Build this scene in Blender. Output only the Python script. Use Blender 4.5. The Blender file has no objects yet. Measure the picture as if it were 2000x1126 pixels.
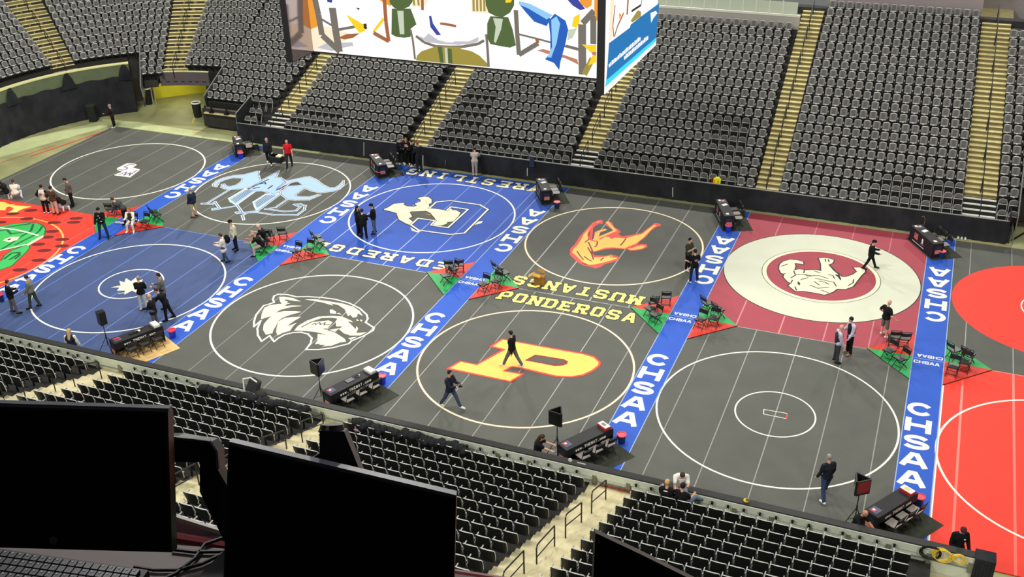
import bpy, bmesh, math, random
import numpy as np
from mathutils import Vector, Matrix, Euler
from mathutils.geometry import tessellate_polygon

random.seed(7)
sc = bpy.context.scene
COL = sc.collection
pi = math.pi
R = math.radians

# ------------------------------------------------------------------ camera
IW, IH = 2000, 1126
FPX = 2063.95
CX, CY, CZ = 3.8283, -34.508, 23.6161
PITCH, YAW, ROLL = 0.4932, -0.4010, -0.0264


def cam_axes():
    cy, sy, cp, sp = math.cos(YAW), math.sin(YAW), math.cos(PITCH), math.sin(PITCH)
    f = Vector((sy * cp, cy * cp, -sp))
    r = Vector((cy, -sy, 0))
    u = r.cross(f)
    r2 = math.cos(ROLL) * r + math.sin(ROLL) * u
    u2 = -math.sin(ROLL) * r + math.cos(ROLL) * u
    return r2, u2, f


CR, CU, CF = cam_axes()
CAMP = Vector((CX, CY, CZ))
cam_d = bpy.data.cameras.new('camera')
cam = bpy.data.objects.new('camera', cam_d)
COL.objects.link(cam)
m = Matrix((CR, CU, -CF)).transposed().to_4x4()
m.translation = CAMP
cam.matrix_world = m
cam_d.sensor_fit = 'HORIZONTAL'
cam_d.sensor_width = 36.0
cam_d.lens = FPX / IW * 36.0
cam_d.clip_start = 0.1
cam_d.clip_end = 500
sc.camera = cam


def ray(px, py):
    return CR * ((px - IW / 2) / FPX) + CU * (-(py - IH / 2) / FPX) + CF


def onz(px, py, z=0.0):
    d = ray(px, py)
    return CAMP + d * ((z - CZ) / d.z)


def ony(px, py, y):
    d = ray(px, py)
    return CAMP + d * ((y - CY) / d.y)


def onx(px, py, x):
    d = ray(px, py)
    return CAMP + d * ((x - CX) / d.x)


def proj(p):
    q = Vector(p) - CAMP
    z = q.dot(CF)
    return IW / 2 + FPX * q.dot(CR) / z, IH / 2 - FPX * q.dot(CU) / z, z


# ------------------------------------------------------------------ world, lights, exposure
w = bpy.data.worlds.new('world')
sc.world = w
w.use_nodes = True
w.node_tree.nodes['Background'].inputs[0].default_value = (0.95, 1.0, 0.93, 1)
w.node_tree.nodes['Background'].inputs[1].default_value = 0.20
sc.view_settings.view_transform = 'Standard'
sc.view_settings.look = 'None'
sc.view_settings.gamma = 1
sc.view_settings.use_curve_mapping = False
sc.view_settings.exposure = -0.14


def area(name, loc, target, size, power, color=(1.0, 0.98, 0.92), shape='DISK'):
    l = bpy.data.lights.new(name, 'AREA')
    l.shape = shape
    l.size = size
    l.energy = power
    l.color = color
    o = bpy.data.objects.new(name, l)
    COL.objects.link(o)
    o.location = loc
    o.rotation_euler = (Vector(target) - Vector(loc)).to_track_quat('-Z', 'Y').to_euler()
    return o


for x_, p_ in ((-42, 9900), (-22, 7000), (-4, 4000), (12, 3900)):
    area('catwalk_lamp', (x_ - 2, 45, 27), (x_ + 1, 2, 0), 2.0, p_)
for x_, p_ in ((-34, 2400), (-12, 1500), (8, 1200)):
    area('truss_lamp', (x_, 0, 28), (x_ + 0.5, 8, 0), 6.0, p_)
for x_, p_ in ((-38, 4600), (-14, 3600), (8, 3400)):
    area('bowl_lamp', (x_, -2, 32), (x_, 27, 5), 5.0, p_)
for x_, y_, p_ in ((-31, -38, 4600), (-14, -38, 4600), (21, -36, 4600), (0, -22, 1000)):
    area('near_side_lamp', (x_, y_, 30), (x_ * .5 - 4, -7, 1), 4.0, p_)

area('ledge_fill', (-0.8, -29.6, 27.4), (2.3, -32.3, 21.9), 1.2, 260, (1, .95, .95))  # added fill that brightens the booth ledge and monitor tops

# ------------------------------------------------------------------ materials
MATS = {}


def mat(name, col, rough=0.6, spec=0.4, noise=0.0, nscale=3.0, emit=None, estr=1.0, metal=0.0, bump=0.0, bscale=60.0):
    if name in MATS:
        return MATS[name]
    m = bpy.data.materials.new(name)
    m.use_nodes = True
    nt = m.node_tree
    b = nt.nodes['Principled BSDF']
    c = tuple(((v / 255.0) / 12.92) if v / 255.0 <= 0.04045 else (((v / 255.0) + 0.055) / 1.055) ** 2.4 for v in col)
    b.inputs['Base Color'].default_value = (*c, 1)
    b.inputs['Roughness'].default_value = rough
    b.inputs['Specular IOR Level'].default_value = spec
    b.inputs['Metallic'].default_value = metal
    m.diffuse_color = (*c, 1)
    if noise > 0 or bump > 0:
        tc = nt.nodes.new('ShaderNodeTexCoord')
        n = nt.nodes.new('ShaderNodeTexNoise')
        n.inputs['Scale'].default_value = nscale
        n.inputs['Detail'].default_value = 5
        nt.links.new(tc.outputs['Object'], n.inputs['Vector'])
        if noise > 0:
            mx = nt.nodes.new('ShaderNodeMix')
            mx.data_type = 'RGBA'
            mx.inputs[6].default_value = tuple(v * (1 - noise) for v in c) + (1,)
            mx.inputs[7].default_value = tuple(min(1, v * (1 + noise)) for v in c) + (1,)
            mr = nt.nodes.new('ShaderNodeMapRange')
            mr.inputs[1].default_value = 0.35
            mr.inputs[2].default_value = 0.65
            nt.links.new(n.outputs['Fac'], mr.inputs[0])
            nt.links.new(mr.outputs[0], mx.inputs[0])
            nt.links.new(mx.outputs[2], b.inputs['Base Color'])
        if bump > 0:
            n2 = nt.nodes.new('ShaderNodeTexNoise')
            n2.inputs['Scale'].default_value = bscale
            nt.links.new(tc.outputs['Object'], n2.inputs['Vector'])
            bp = nt.nodes.new('ShaderNodeBump')
            bp.inputs['Strength'].default_value = bump
            nt.links.new(n2.outputs['Fac'], bp.inputs['Height'])
            nt.links.new(bp.outputs[0], b.inputs['Normal'])
    if emit:
        e = tuple(((v / 255.0) / 12.92) if v / 255.0 <= 0.04045 else (((v / 255.0) + 0.055) / 1.055) ** 2.4 for v in emit)
        b.inputs['Emission Color'].default_value = (*e, 1)
        b.inputs['Emission Strength'].default_value = estr
    MATS[name] = m
    return m


# ------------------------------------------------------------------ mesh builder
class MB:
    def __init__(s):
        s.v = []
        s.f = []
        s.m = []
        s.mats = []
        s.zz = 0

    def mi(s, m):
        if m not in s.mats:
            s.mats.append(m)
        return s.mats.index(m)

    def add(s, vs, fs, m):
        o = len(s.v)
        i = s.mi(m)
        s.v.extend([tuple(v) for v in vs])
        for f in fs:
            s.f.append(tuple(o + k for k in f))
            s.m.append(i)

    def box(s, c, d, m, rz=0.0, M=None):
        x, y, z = d[0] / 2, d[1] / 2, d[2] / 2
        vs = [Vector((a * x, b * y, e * z)) for a in (-1, 1) for b in (-1, 1) for e in (-1, 1)]
        if M is not None:
            vs = [M @ v for v in vs]
        if rz:
            q = Matrix.Rotation(rz, 3, 'Z')
            vs = [q @ v for v in vs]
        vs = [v + Vector(c) for v in vs]
        s.add(vs, [(0, 1, 3, 2), (4, 6, 7, 5), (0, 4, 5, 1), (2, 3, 7, 6), (0, 2, 6, 4), (1, 5, 7, 3)], m)

    def box2(s, a, b, m):
        s.box(((a[0] + b[0]) / 2, (a[1] + b[1]) / 2, (a[2] + b[2]) / 2), (abs(b[0] - a[0]), abs(b[1] - a[1]), abs(b[2] - a[2])), m)

    def poly(s, pts, m):
        """planar polygon, any outline"""
        vs = [Vector(p) for p in pts]
        tris = tessellate_polygon([vs])
        n = Vector((0, 0, 0))
        for t in tris:
            n += (vs[t[1]] - vs[t[0]]).cross(vs[t[2]] - vs[t[0]])
        s.add(vs, [t for t in tris], m)

    def prism(s, pts, dvec, m):
        """extrude an outline along dvec"""
        vs = [Vector(p) for p in pts]
        n = len(vs)
        d = Vector(dvec)
        tris = tessellate_polygon([vs])
        fs = [tuple(t) for t in tris] + [tuple(k + n for k in reversed(t)) for t in tris]
        fs += [(i, (i + 1) % n, (i + 1) % n + n, i + n) for i in range(n)]
        s.add(vs + [v + d for v in vs], fs, m)

    def tube(s, pts, r, m, n=6, closed=False):
        pts = [Vector(p) for p in pts]
        N = len(pts)
        rs = r if isinstance(r, (list, tuple)) else [r] * N
        vs = []
        for i, p in enumerate(pts):
            if closed:
                t = pts[(i + 1) % N] - pts[i - 1]
            else:
                t = pts[min(i + 1, N - 1)] - pts[max(i - 1, 0)]
            t.normalize()
            a = Vector((0, 0, 1)) if abs(t.z) < 0.9 else Vector((1, 0, 0))
            u = t.cross(a).normalized()
            v = t.cross(u)
            for k in range(n):
                an = 2 * pi * k / n
                vs.append(p + (u * math.cos(an) + v * math.sin(an)) * rs[i])
        fs = []
        for i in range(N if closed else N - 1):
            j = (i + 1) % N
            for k in range(n):
                fs.append((i * n + k, i * n + (k + 1) % n, j * n + (k + 1) % n, j * n + k))
        if not closed:
            fs.append(tuple(range(n - 1, -1, -1)))
            fs.append(tuple((N - 1) * n + k for k in range(n)))
        s.add(vs, fs, m)

    def cyl(s, p0, p1, r0, m, r1=None, n=16):
        s.tube([p0, p1], [r0, r0 if r1 is None else r1], m, n)

    def caps(s, a, b, ra, rb, m, n=8, k=2):
        """closed tapered capsule"""
        a, b = Vector(a), Vector(b)
        t = b - a
        L = t.length
        t = t.normalized() if L > 1e-6 else Vector((0, 0, 1))
        q = Vector((0, 0, 1)) if abs(t.z) < 0.9 else Vector((1, 0, 0))
        u = t.cross(q).normalized()
        v = t.cross(u)
        vs = [a - t * ra]
        rings = []
        for i in range(1, k + 1):
            an = (pi / 2) * i / k
            rings.append((a - t * ra * math.cos(an), ra * math.sin(an)))
        for i in range(k, 0, -1):
            an = (pi / 2) * i / k
            rings.append((b + t * rb * math.cos(an), rb * math.sin(an)))
        for c, r in rings:
            for j in range(n):
                an = 2 * pi * j / n
                vs.append(c + (u * math.cos(an) + v * math.sin(an)) * r)
        vs.append(b + t * rb)
        fs = []
        for j in range(n):
            fs.append((0, 1 + (j + 1) % n, 1 + j))
        for i in range(len(rings) - 1):
            for j in range(n):
                fs.append((1 + i * n + j, 1 + i * n + (j + 1) % n, 1 + (i + 1) * n + (j + 1) % n, 1 + (i + 1) * n + j))
        e = len(vs) - 1
        o = 1 + (len(rings) - 1) * n
        for j in range(n):
            fs.append((o + j, o + (j + 1) % n, e))
        s.add(vs, fs, m)

    def ell(s, c, rad, m, n=12, k=8, rot=None):
        vs = []
        for i in range(k + 1):
            th = pi * i / k
            for j in range(n):
                an = 2 * pi * j / n
                p = Vector((rad[0] * math.sin(th) * math.cos(an), rad[1] * math.sin(th) * math.sin(an), rad[2] * math.cos(th)))
                if rot is not None:
                    p = rot @ p
                vs.append(p + Vector(c))
        fs = []
        for i in range(k):
            for j in range(n):
                q = (i * n + j, (i + 1) * n + j, (i + 1) * n + (j + 1) % n, i * n + (j + 1) % n)
                if i == 0:
                    q = (q[0], q[1], q[2])
                elif i == k - 1:
                    q = (q[0], q[1], q[3])
                fs.append(q)
        s.add(vs, fs, m)

    # flat marks on a horizontal surface ---------------------------------
    def lift(s):
        s.zz += 1
        return s.zz * 0.00002

    def stroke(s, pts, wd, z, m, closed=False, ext=1.0):
        P = [Vector((p[0], p[1], 0)) for p in pts]
        if closed:
            P = P + [P[0]]
        for a, b in zip(P[:-1], P[1:]):
            t = b - a
            if t.length < 1e-5:
                continue
            t.normalize()
            nrm = Vector((-t.y, t.x, 0)) * wd / 2
            e = t * wd / 2 * float(ext)
            zz = Vector((0, 0, z + s.lift()))
            s.add([a - e - nrm + zz, b + e - nrm + zz, b + e + nrm + zz, a - e + nrm + zz], [(0, 1, 2, 3)], m)

    def flat(s, pts, z, m):
        zz = z + s.lift()
        s.poly([(p[0], p[1], zz) for p in pts], m)

    def ring(s, c, r, wd, z, m, n=96):
        vs = []
        zz = z + s.lift()
        for i in range(n):
            a = 2 * pi * i / n
            vs.append((c[0] + (r - wd / 2) * math.cos(a), c[1] + (r - wd / 2) * math.sin(a), zz))
            vs.append((c[0] + (r + wd / 2) * math.cos(a), c[1] + (r + wd / 2) * math.sin(a), zz))
        fs = [(2 * i, 2 * i + 1, (2 * i + 3) % (2 * n), (2 * i + 2) % (2 * n)) for i in range(n)]
        s.add(vs, fs, m)

    def disc(s, c, r, z, m, n=96):
        s.flat([(c[0] + r * math.cos(2 * pi * i / n), c[1] + r * math.sin(2 * pi * i / n)) for i in range(n)], z, m)

    def build(s, name, parent=None, loc=None, smooth=False, rz=0.0):
        me = bpy.data.meshes.new(name)
        me.from_pydata(s.v, [], s.f)
        for mm in s.mats:
            me.materials.append(mm)
        me.polygons.foreach_set('material_index', s.m)
        if smooth:
            me.polygons.foreach_set('use_smooth', [True] * len(s.f))
        me.update()
        o = bpy.data.objects.new(name, me)
        COL.objects.link(o)
        if parent is not None:
            o.parent = parent
        if loc is not None:
            o.location = loc
        if rz:
            o.rotation_euler = (0, 0, rz)
        return o


def tag(o, label=None, cat=None, group=None, kind=None):
    if label:
        o['label'] = label
    if cat:
        o['category'] = cat
    if group:
        o['group'] = group
    if kind:
        o['kind'] = kind
    return o


def struct(o):
    o['kind'] = 'structure'
    return o


def empty(name, loc, rz=0.0):
    o = bpy.data.objects.new(name, None)
    COL.objects.link(o)
    o.location = loc
    o.rotation_euler = (0, 0, rz)
    o.empty_display_size = 0.1
    return o


def copy_tree(o, loc=None, rz=None, parent=None):
    c = o.copy()
    COL.objects.link(c)
    c.parent = parent
    if loc is not None:
        c.location = loc
    if rz is not None:
        c.rotation_euler = (0, 0, rz)
    for ch in [k for k in KIDS.get(o.name, [])]:
        copy_tree(ch, parent=c)
    return c


KIDS = {}


def reg(o):
    """remember the children of a finished source so that copies need no scene search"""
    KIDS[o.name] = [k for k in COL.objects if k.parent == o]
    for k in KIDS[o.name]:
        reg(k)
    return o


ORD = ['', 'first', 'second', 'third', 'fourth', 'fifth', 'sixth', 'seventh', 'eighth', 'ninth', 'tenth', 'eleventh',
       'twelfth', 'thirteenth', 'fourteenth', 'fifteenth', 'sixteenth', 'seventeenth', 'eighteenth', 'nineteenth', 'twentieth']
# ------------------------------------------------------------------ palette
BLACKMAT = mat('mat_black_vinyl', (92, 93, 87), 0.75, 0.22, 0.06, 0.8, bump=0.05, bscale=250)
REDMAT = mat('mat_red_vinyl', (238, 68, 54), 0.65, 0.22, 0.03, 0.8)
CRIMSON = mat('mat_crimson_vinyl', (168, 72, 84), 0.65, 0.22, 0.03, 0.8)
NAVY = mat('mat_navy_vinyl', (70, 86, 128), 0.65, 0.22, 0.05, 0.8)
ROYAL = mat('mat_royal_vinyl', (46, 84, 178), 0.65, 0.22, 0.04, 0.8)
BLUERUN = mat('runner_blue_vinyl', (46, 90, 192), 0.65, 0.22, 0.04, 0.8)
CREAM = mat('print_cream', (246, 238, 200), 0.6, 0.3)
PALE = mat('print_pale_grey', (212, 214, 192), 0.6, 0.3, 0.03, 0.7)
WHITE = mat('print_white', (244, 242, 224), 0.6, 0.3)
TAPE = mat('mat_tape_clear', (134, 134, 126), 0.4, 0.5)
TAPER = mat('mat_tape_on_red', (248, 100, 84), 0.4, 0.5)
TAPEC = mat('mat_tape_on_crimson', (190, 104, 112), 0.4, 0.5)
TAPEB = mat('mat_tape_on_blue', (104, 134, 208), 0.4, 0.5)
DARK = mat('print_black', (34, 34, 36), 0.6, 0.3)
GOLD = mat('print_gold', (250, 204, 96), 0.6, 0.3)
YEL = mat('print_yellow', (246, 232, 122), 0.6, 0.3)
MAROON = mat('print_maroon', (140, 40, 34), 0.6, 0.3)
REDP = mat('print_red', (236, 76, 66), 0.6, 0.3)
SKY = mat('print_sky_blue', (172, 204, 244), 0.6, 0.3)
GREENP = mat('print_green', (70, 196, 100), 0.6, 0.3)
GREEND = mat('print_dark_green', (36, 104, 64), 0.6, 0.3)
SEED = mat('print_seed', (112, 40, 40), 0.6, 0.3)
ORNG = mat('print_amber', (250, 190, 96), 0.6, 0.3)
PURP = mat('print_purple', (104, 84, 140), 0.6, 0.3)
PADRED = mat('pad_red_vinyl', (214, 58, 44), 0.55, 0.3, 0.04, 1.0)
PADGRN = mat('pad_green_vinyl', (38, 164, 84), 0.55, 0.3, 0.04, 1.0)
PADEDGE = mat('pad_dark_edge', (60, 24, 24), 0.6, 0.3)

# ------------------------------------------------------------------ lettering (stroke glyphs on a unit box)
GL = {
    'C': [[(1, .84), (1, .86), (.84, 1), (.16, 1), (0, .86), (0, .14), (.16, 0), (.84, 0), (1, .14), (1, .16)]],
    'H': [[(0, 0), (0, 1)], [(1, 0), (1, 1)], [(0, .5), (1, .5)]],
    'S': [[(1, .86), (1, .87), (.84, 1), (.16, 1), (0, .87), (0, .64), (.16, .54), (.84, .46), (1, .36), (1, .13), (.84, 0), (.16, 0), (0, .13), (0, .14)]],
    'A': [[(-.04, -.1), (.40, 1.02)], [(.28, 1.0), (.72, 1.0)], [(.60, 1.02), (1.04, -.1)], [(.2, .28), (.8, .28)]],
    'W': [[(0, 1), (.26, 0), (.5, .8), (.74, 0), (1, 1)]],
    'R': [[(0, 0), (0, 1), (.84, 1), (1, .86), (1, .62), (.84, .5), (0, .5)], [(.5, .5), (1, 0)]],
    'E': [[(1, 1), (0, 1), (0, 0), (1, 0)], [(0, .5), (.7, .5)]],
    'T': [[(0, 1), (1, 1)], [(.5, 1), (.5, 0)]],
    'L': [[(0, 1), (0, 0), (1, 0), (1, .25)]],
    'I': [[(.5, 0), (.5, 1)], [(.25, 0), (.75, 0)], [(.25, 1), (.75, 1)]],
    'N': [[(0, 0), (0, 1), (1, 0), (1, 1)]],
    'G': [[(1, .85), (1, .86), (.84, 1), (.16, 1), (0, .86), (0, .14), (.16, 0), (.84, 0), (1, .14), (1, .42), (.6, .42)]],
    'D': [[(0, 0), (0, 1), (.8, 1), (1, .8), (1, .2), (.8, 0), (0, 0)]],
    'P': [[(0, 0), (0, 1), (.84, 1), (1, .86), (1, .58), (.84, .44), (0, .44)]],
    'O': [[(.16, 1), (.84, 1), (1, .86), (1, .14), (.84, 0), (.16, 0), (0, .14), (0, .86), (.16, 1)]],
    'M': [[(0, 0), (0, 1), (.5, .35), (1, 1), (1, 0)]],
    'U': [[(0, 1), (0, .14), (.16, 0), (.84, 0), (1, .14), (1, 1)]],
    'K': [[(0, 0), (0, 1)], [(1, 1), (0, .45)], [(.3, .6), (1, 0)]],
    'Y': [[(0, 1), (.5, .5), (1, 1)], [(.5, .5), (.5, 0)]],
    'w': [[(0, .6), (.25, 0), (.5, .5), (.75, 0), (1, .6)]],
    'c': [[(1, .45), (1, .6), (0, .6), (0, 0), (1, 0), (1, .15)]],
    'o': [[(0, 0), (0, .6), (1, .6), (1, 0), (0, 0)]],
    'm': [[(0, 0), (0, .6), (1, .6), (1, 0)], [(.5, 0), (.5, .6)]],
    '.': [[(.4, 0), (.6, 0)]],
}
SERIF = {'H': [(0, 0), (0, 1), (1, 0), (1, 1)], 'A': [(0, 0), (1, 0)], 'R': [(0, 0), (0, 1), (1, 0)], 'E': [(0, 0), (0, 1)], 'T': [(.5, 0)],
         'L': [(0, 0), (0, 1)], 'N': [(0, 0), (0, 1), (1, 1)], 'D': [(0, 0), (0, 1)], 'P': [(0, 0), (0, 1)], 'M': [(0, 0), (1, 0), (0, 1), (1, 1)],
         'U': [(0, 1), (1, 1)], 'W': [(0, 1), (1, 1)]}


def _arc(cx, cy, rx, ry, a0, a1, n=14):
    return [(cx + rx * math.cos(R(a0 + (a1 - a0) * i / n)), cy + ry * math.sin(R(a0 + (a1 - a0) * i / n))) for i in range(n + 1)]


GR = dict(GL)
GR['C'] = [_arc(.5, .5, .5, .5, 38, 322, 22)]
GR['S'] = [_arc(.5, .75, .46, .25, 25, 268, 16) + _arc(.5, .25, .5, .25, 88, -155, 16)]


def glyph(mb, ch, cx, cy, wd, ht, t, z, m, flip=False, slab=False, M=None, grow=0.0, rnd=False):
    """one letter drawn as flat strokes, centred; flip turns it upside down; M maps (x,y,0) to another plane"""
    iw, ih = wd - t, ht - t
    s = -1 if flip else 1
    sets = [list(p) for p in (GR if rnd else GL)[ch]]
    xt = .3 if rnd and ch in 'CS' else (0 if ch == 'A' else 1)
    if slab and ch in SERIF:
        for (a, b) in SERIF[ch]:
            q = 0.16
            sets.append([(a - q, b), (a + q, b)])
    for pl in sets:
        pts = [(cx + s * (a - .5) * iw, cy + s * (b - .5) * ih) for a, b in pl]
        if M is None:
            mb.stroke(pts, t + grow, z, m, ext=xt)
        else:
            k = len(mb.v)
            mb.stroke(pts, t + grow, z, m, ext=xt)
            for i in range(k, len(mb.v)):
                mb.v[i] = tuple(M @ Vector(mb.v[i]))


def word(mb, txt, x0, x1, cy, wd, ht, t, z, m, flip=False, slab=False, M=None, grow=0.0):
    n = len(txt)
    for i, ch in enumerate(txt):
        f = i / (n - 1)
        cx = (x1 + (x0 - x1) * f) if flip else (x0 + (x1 - x0) * f)
        glyph(mb, ch, cx, cy, wd, ht, t, z, m, flip, slab, M, grow)


# ------------------------------------------------------------------ arena floor
FLOOR = mat('arena_floor_concrete', (160, 160, 114), 0.55, 0.3, 0.18, 0.5)
b = MB()
b.box2((-75, -7.1, -0.25), (45, 42, -0.045), FLOOR)
floor = struct(b.build('floor'))
b = MB()
b.box2((-75, -45, -0.4), (45, -7.1, -0.25), mat('under_stand_concrete', (60, 60, 58), 0.8))
struct(b.build('floor'))

# pale walkway sheet and floor tapes beside the far left mat
WALK = mat('walkway_sheet', (196, 204, 150), 0.5, 0.4, 0.08, 1.0)
b = MB()
b.prism([(-48.6, 18.42, -0.045), (-31.6, 18.42, -0.045), (-31.6, 18.72, -0.045), (-38.6, 19.3, -0.045), (-46.5, 19.6, -0.045), (-49.5, 19.3, -0.045)], (0, 0, 0.012), WALK)
tag(b.build('walkway_sheet'), 'pale green floor sheet running along the back edge of the far left mats', 'floor covering')
b = MB()
b.prism([(-53, 11.8, -0.045), (-50.6, 11.3, -0.045), (-48.0, 18.2, -0.045), (-49.2, 18.9, -0.045)], (0, 0, 0.01), WALK)
tag(b.build('walkway_sheet'), 'pale green floor sheet in front of the black draped end wall', 'floor covering')
TY = mat('tape_yellow', (226, 214, 60), 0.5)
TR = mat('tape_red', (230, 92, 66), 0.5)
for nm, a, c_, wd, mm, lab in [
        ('floor_tape', onz(391, 203, -.04), onz(375, 243, -.04), .09, TY, 'yellow tape line leading out of the far left tunnel'),
        ('floor_tape', onz(372, 241, -.04), onz(470, 244, -.04), .07, TY, 'yellow tape line crossing the floor below the tunnel'),
        ('floor_tape', onz(216, 252, -.04), onz(60, 305, -.04), .14, TR, 'red tape line along the outer edge of the far left mat'),
        ('floor_tape', onz(375, 258, -.04), onz(420, 262, -.04), .06, TR, 'short orange tape dash on the floor near the end wall'),
        ('floor_tape', onz(0, 318, -.04), onz(110, 283, -.04), .05, TR, 'thin orange tape line on the olive floor at far left'),
        ('floor_tape', onz(1975, 470, -.04), onz(2005, 452, -.04), .12, DARK, 'black tape line on the floor beyond the right end of the drape')]:
    b = MB()
    b.stroke([a, c_], wd, -0.030, mm, ext=False)
    tag(b.build(nm), lab, 'tape')

# ------------------------------------------------------------------ mats
PER = 10.284
YM = 6.06
YB = 12.18
YN, YF = -6.1, 18.28
XS = [5.2 - 10.32 * k for k in range(5)]          # runner centres, right to left
HW = 0.635


def cropmap(ox, oy, s, z=0.0):
    def f(pts):
        return [onz(ox + a / s, oy + c / s, z) for a, c in pts]
    return f


def mat_base(x0, x1, y0, y1, m):
    b = MB()
    b.box2((x0, y0, -0.044), (x1, y1, 0.0), m)
    return b


def tapes(b, x0, x1, y0, y1, m, xc, st=1.86, wd=0.040):
    for k in range(-3, 4):
        x = xc + (k - 0.0) * st
        x = x + 0.0
        for xx in (x,):
            if x0 + .2 < xx < x1 - .2:
                b.stroke([(xx, y0), (xx, y1)], wd, 0.0006, m, ext=False)


def edges(row, i):
    """x range of mat i (0..5, left to right)"""
    c = (i - 4) * 10.32 + 0.03
    xl = XS[4 - (i - 1)] + HW if i >= 1 else -47.55
    xr = XS[4 - i] - HW if i <= 4 else 15.2
    return xl, xr


MATN = {}


def start(row, i, m):
    x0, x1 = edges(row, i)
    y0, y1 = (YN, YM) if row == 'F' else (YM, YF)
    b = mat_base(x0 + .006, x1 - .006, y0 + .006, y1 - .006, m)
    return b, x0, x1, y0, y1


ZR, ZA, ZB_, ZC_, ZD_ = 0.0015, 0.0030, 0.0045, 0.0060, 0.0075


def centre(row, i):
    return ((i - 4) * PER, 0.0 if row == 'F' else YB)


# front 4: plain black practice mat with inner circle
b, x0, x1, y0, y1 = start('F', 4, BLACKMAT)
tapes(b, x0, x1, y0, y1, TAPE, 0.02)
b.ring(centre('F', 4), 4.5, .075, ZR, WHITE)
b.ring(centre('F', 4), 1.50, .06, ZR, WHITE)
c = cropmap(1500, 564, 3.992)
q = [onz(1492, 799), onz(1538, 807), onz(1536, 817), onz(1491, 808)]
b.stroke(q, .03, ZR, WHITE, closed=True)
b.stroke([q[1], q[2]], .04, ZA, REDP)
b.stroke([(x0, y1 - .02), (x1, y1 - .02)], .05, ZR, TAPE, ext=False)
tag(b.build('wrestling_mat'), 'black wrestling mat with plain white outer and small inner circle, front row', 'wrestling mat', 'wrestling mats')

# front 5: red
b, x0, x1, y0, y1 = start('F', 5, REDMAT)
tapes(b, x0, x1, y0, y1, TAPER, 10.28 - 1.86 * 1, wd=.09)
b.ring(centre('F', 5), 4.48, .085, ZR, WHITE)
b.stroke([(x0, y1 - .02), (x1, y1 - .02)], .05, ZR, TAPER, ext=False)
b.stroke([(x0 + .02, y0), (x0 + .02, y1)], .06, ZR, WHITE, ext=False)
tag(b.build('wrestling_mat'), 'bright red wrestling mat with one thin white circle, front right corner', 'wrestling mat', 'wrestling mats')

# back 5: black with red disc
b, x0, x1, y0, y1 = start('B', 5, BLACKMAT)
b.disc(centre('B', 5), 4.42, ZR, REDMAT)
b.ring(centre('B', 5), 1.5, .06, ZA, WHITE)
tapes(b, x0, x1, y0, y1, TAPE, 10.28 - 1.86)
tag(b.build('wrestling_mat'), 'black wrestling mat filled by a big red disc, back right corner', 'wrestling mat', 'wrestling mats')

# front 3: black, gold P
b, x0, x1, y0, y1 = start('F', 3, BLACKMAT)
tapes(b, x0, x1, y0, y1, TAPE, -10.3)
b.ring(centre('F', 3), 4.5, .13, ZR, mat('print_brown', (120, 84, 50), .6))
b.ring(centre('F', 3), 4.5, .085, ZA, CREAM)
c = cropmap(860, 630, 5.556)
PO = [(45, 500), (215, 405), (385, 443), (650, 292), (510, 260), (665, 165), (830, 198), (1300, 280), (1560, 325), (1680, 360), (1750, 420), (1750, 460), (1680, 520), (1560, 580), (1420, 600), (1250, 592), (1050, 548), (860, 497), (790, 487), (715, 520), (935, 550), (770, 652)]
PI = [(105, 492), (222, 424), (400, 460), (715, 288), (570, 254), (680, 184), (830, 212), (1290, 298), (1545, 342), (1660, 376), (1718, 428), (1708, 462), (1640, 514), (1540, 560), (1420, 580), (1260, 572), (1060, 526), (860, 478), (770, 470), (670, 524), (875, 560), (757, 630)]
b.flat(c(PO), ZR, MAROON)
b.flat(c([(60, 499), (217, 411), (390, 450), (670, 291), (530, 259), (669, 171), (830, 203), (1298, 286), (1556, 331), (1674, 364), (1740, 424), (1738, 460), (1670, 517), (1552, 573), (1420, 592), (1252, 584), (1052, 540), (860, 489), (782, 480), (700, 521), (917, 553), (764, 643)]), ZA, REDP)
b.flat(c(PI), ZB_, GOLD)
b.flat(c([(915, 408), (1030, 345), (1340, 395), (1385, 418), (1378, 445), (1330, 465), (1240, 470), (1090, 440)]), ZC_, MAROON)
b.flat(c([(968, 402), (1042, 362), (1325, 408), (1352, 424), (1340, 440), (1290, 450), (1210, 445)]), ZD_, BLACKMAT)
word(b, 'PONDEROSA', -13.35, -7.32, 5.2, .58, .86, .17, ZR, DARK, slab=True, grow=.09)
word(b, 'PONDEROSA', -13.35, -7.32, 5.2, .58, .86, .17, ZA, YEL, slab=True)
b.stroke([(x0, y1 - .02), (x1, y1 - .02)], .05, ZR, TAPE, ext=False)
tag(b.build('wrestling_mat'), 'black wrestling mat with a huge gold letter P edged in red', 'wrestling mat', 'wrestling mats')

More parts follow.
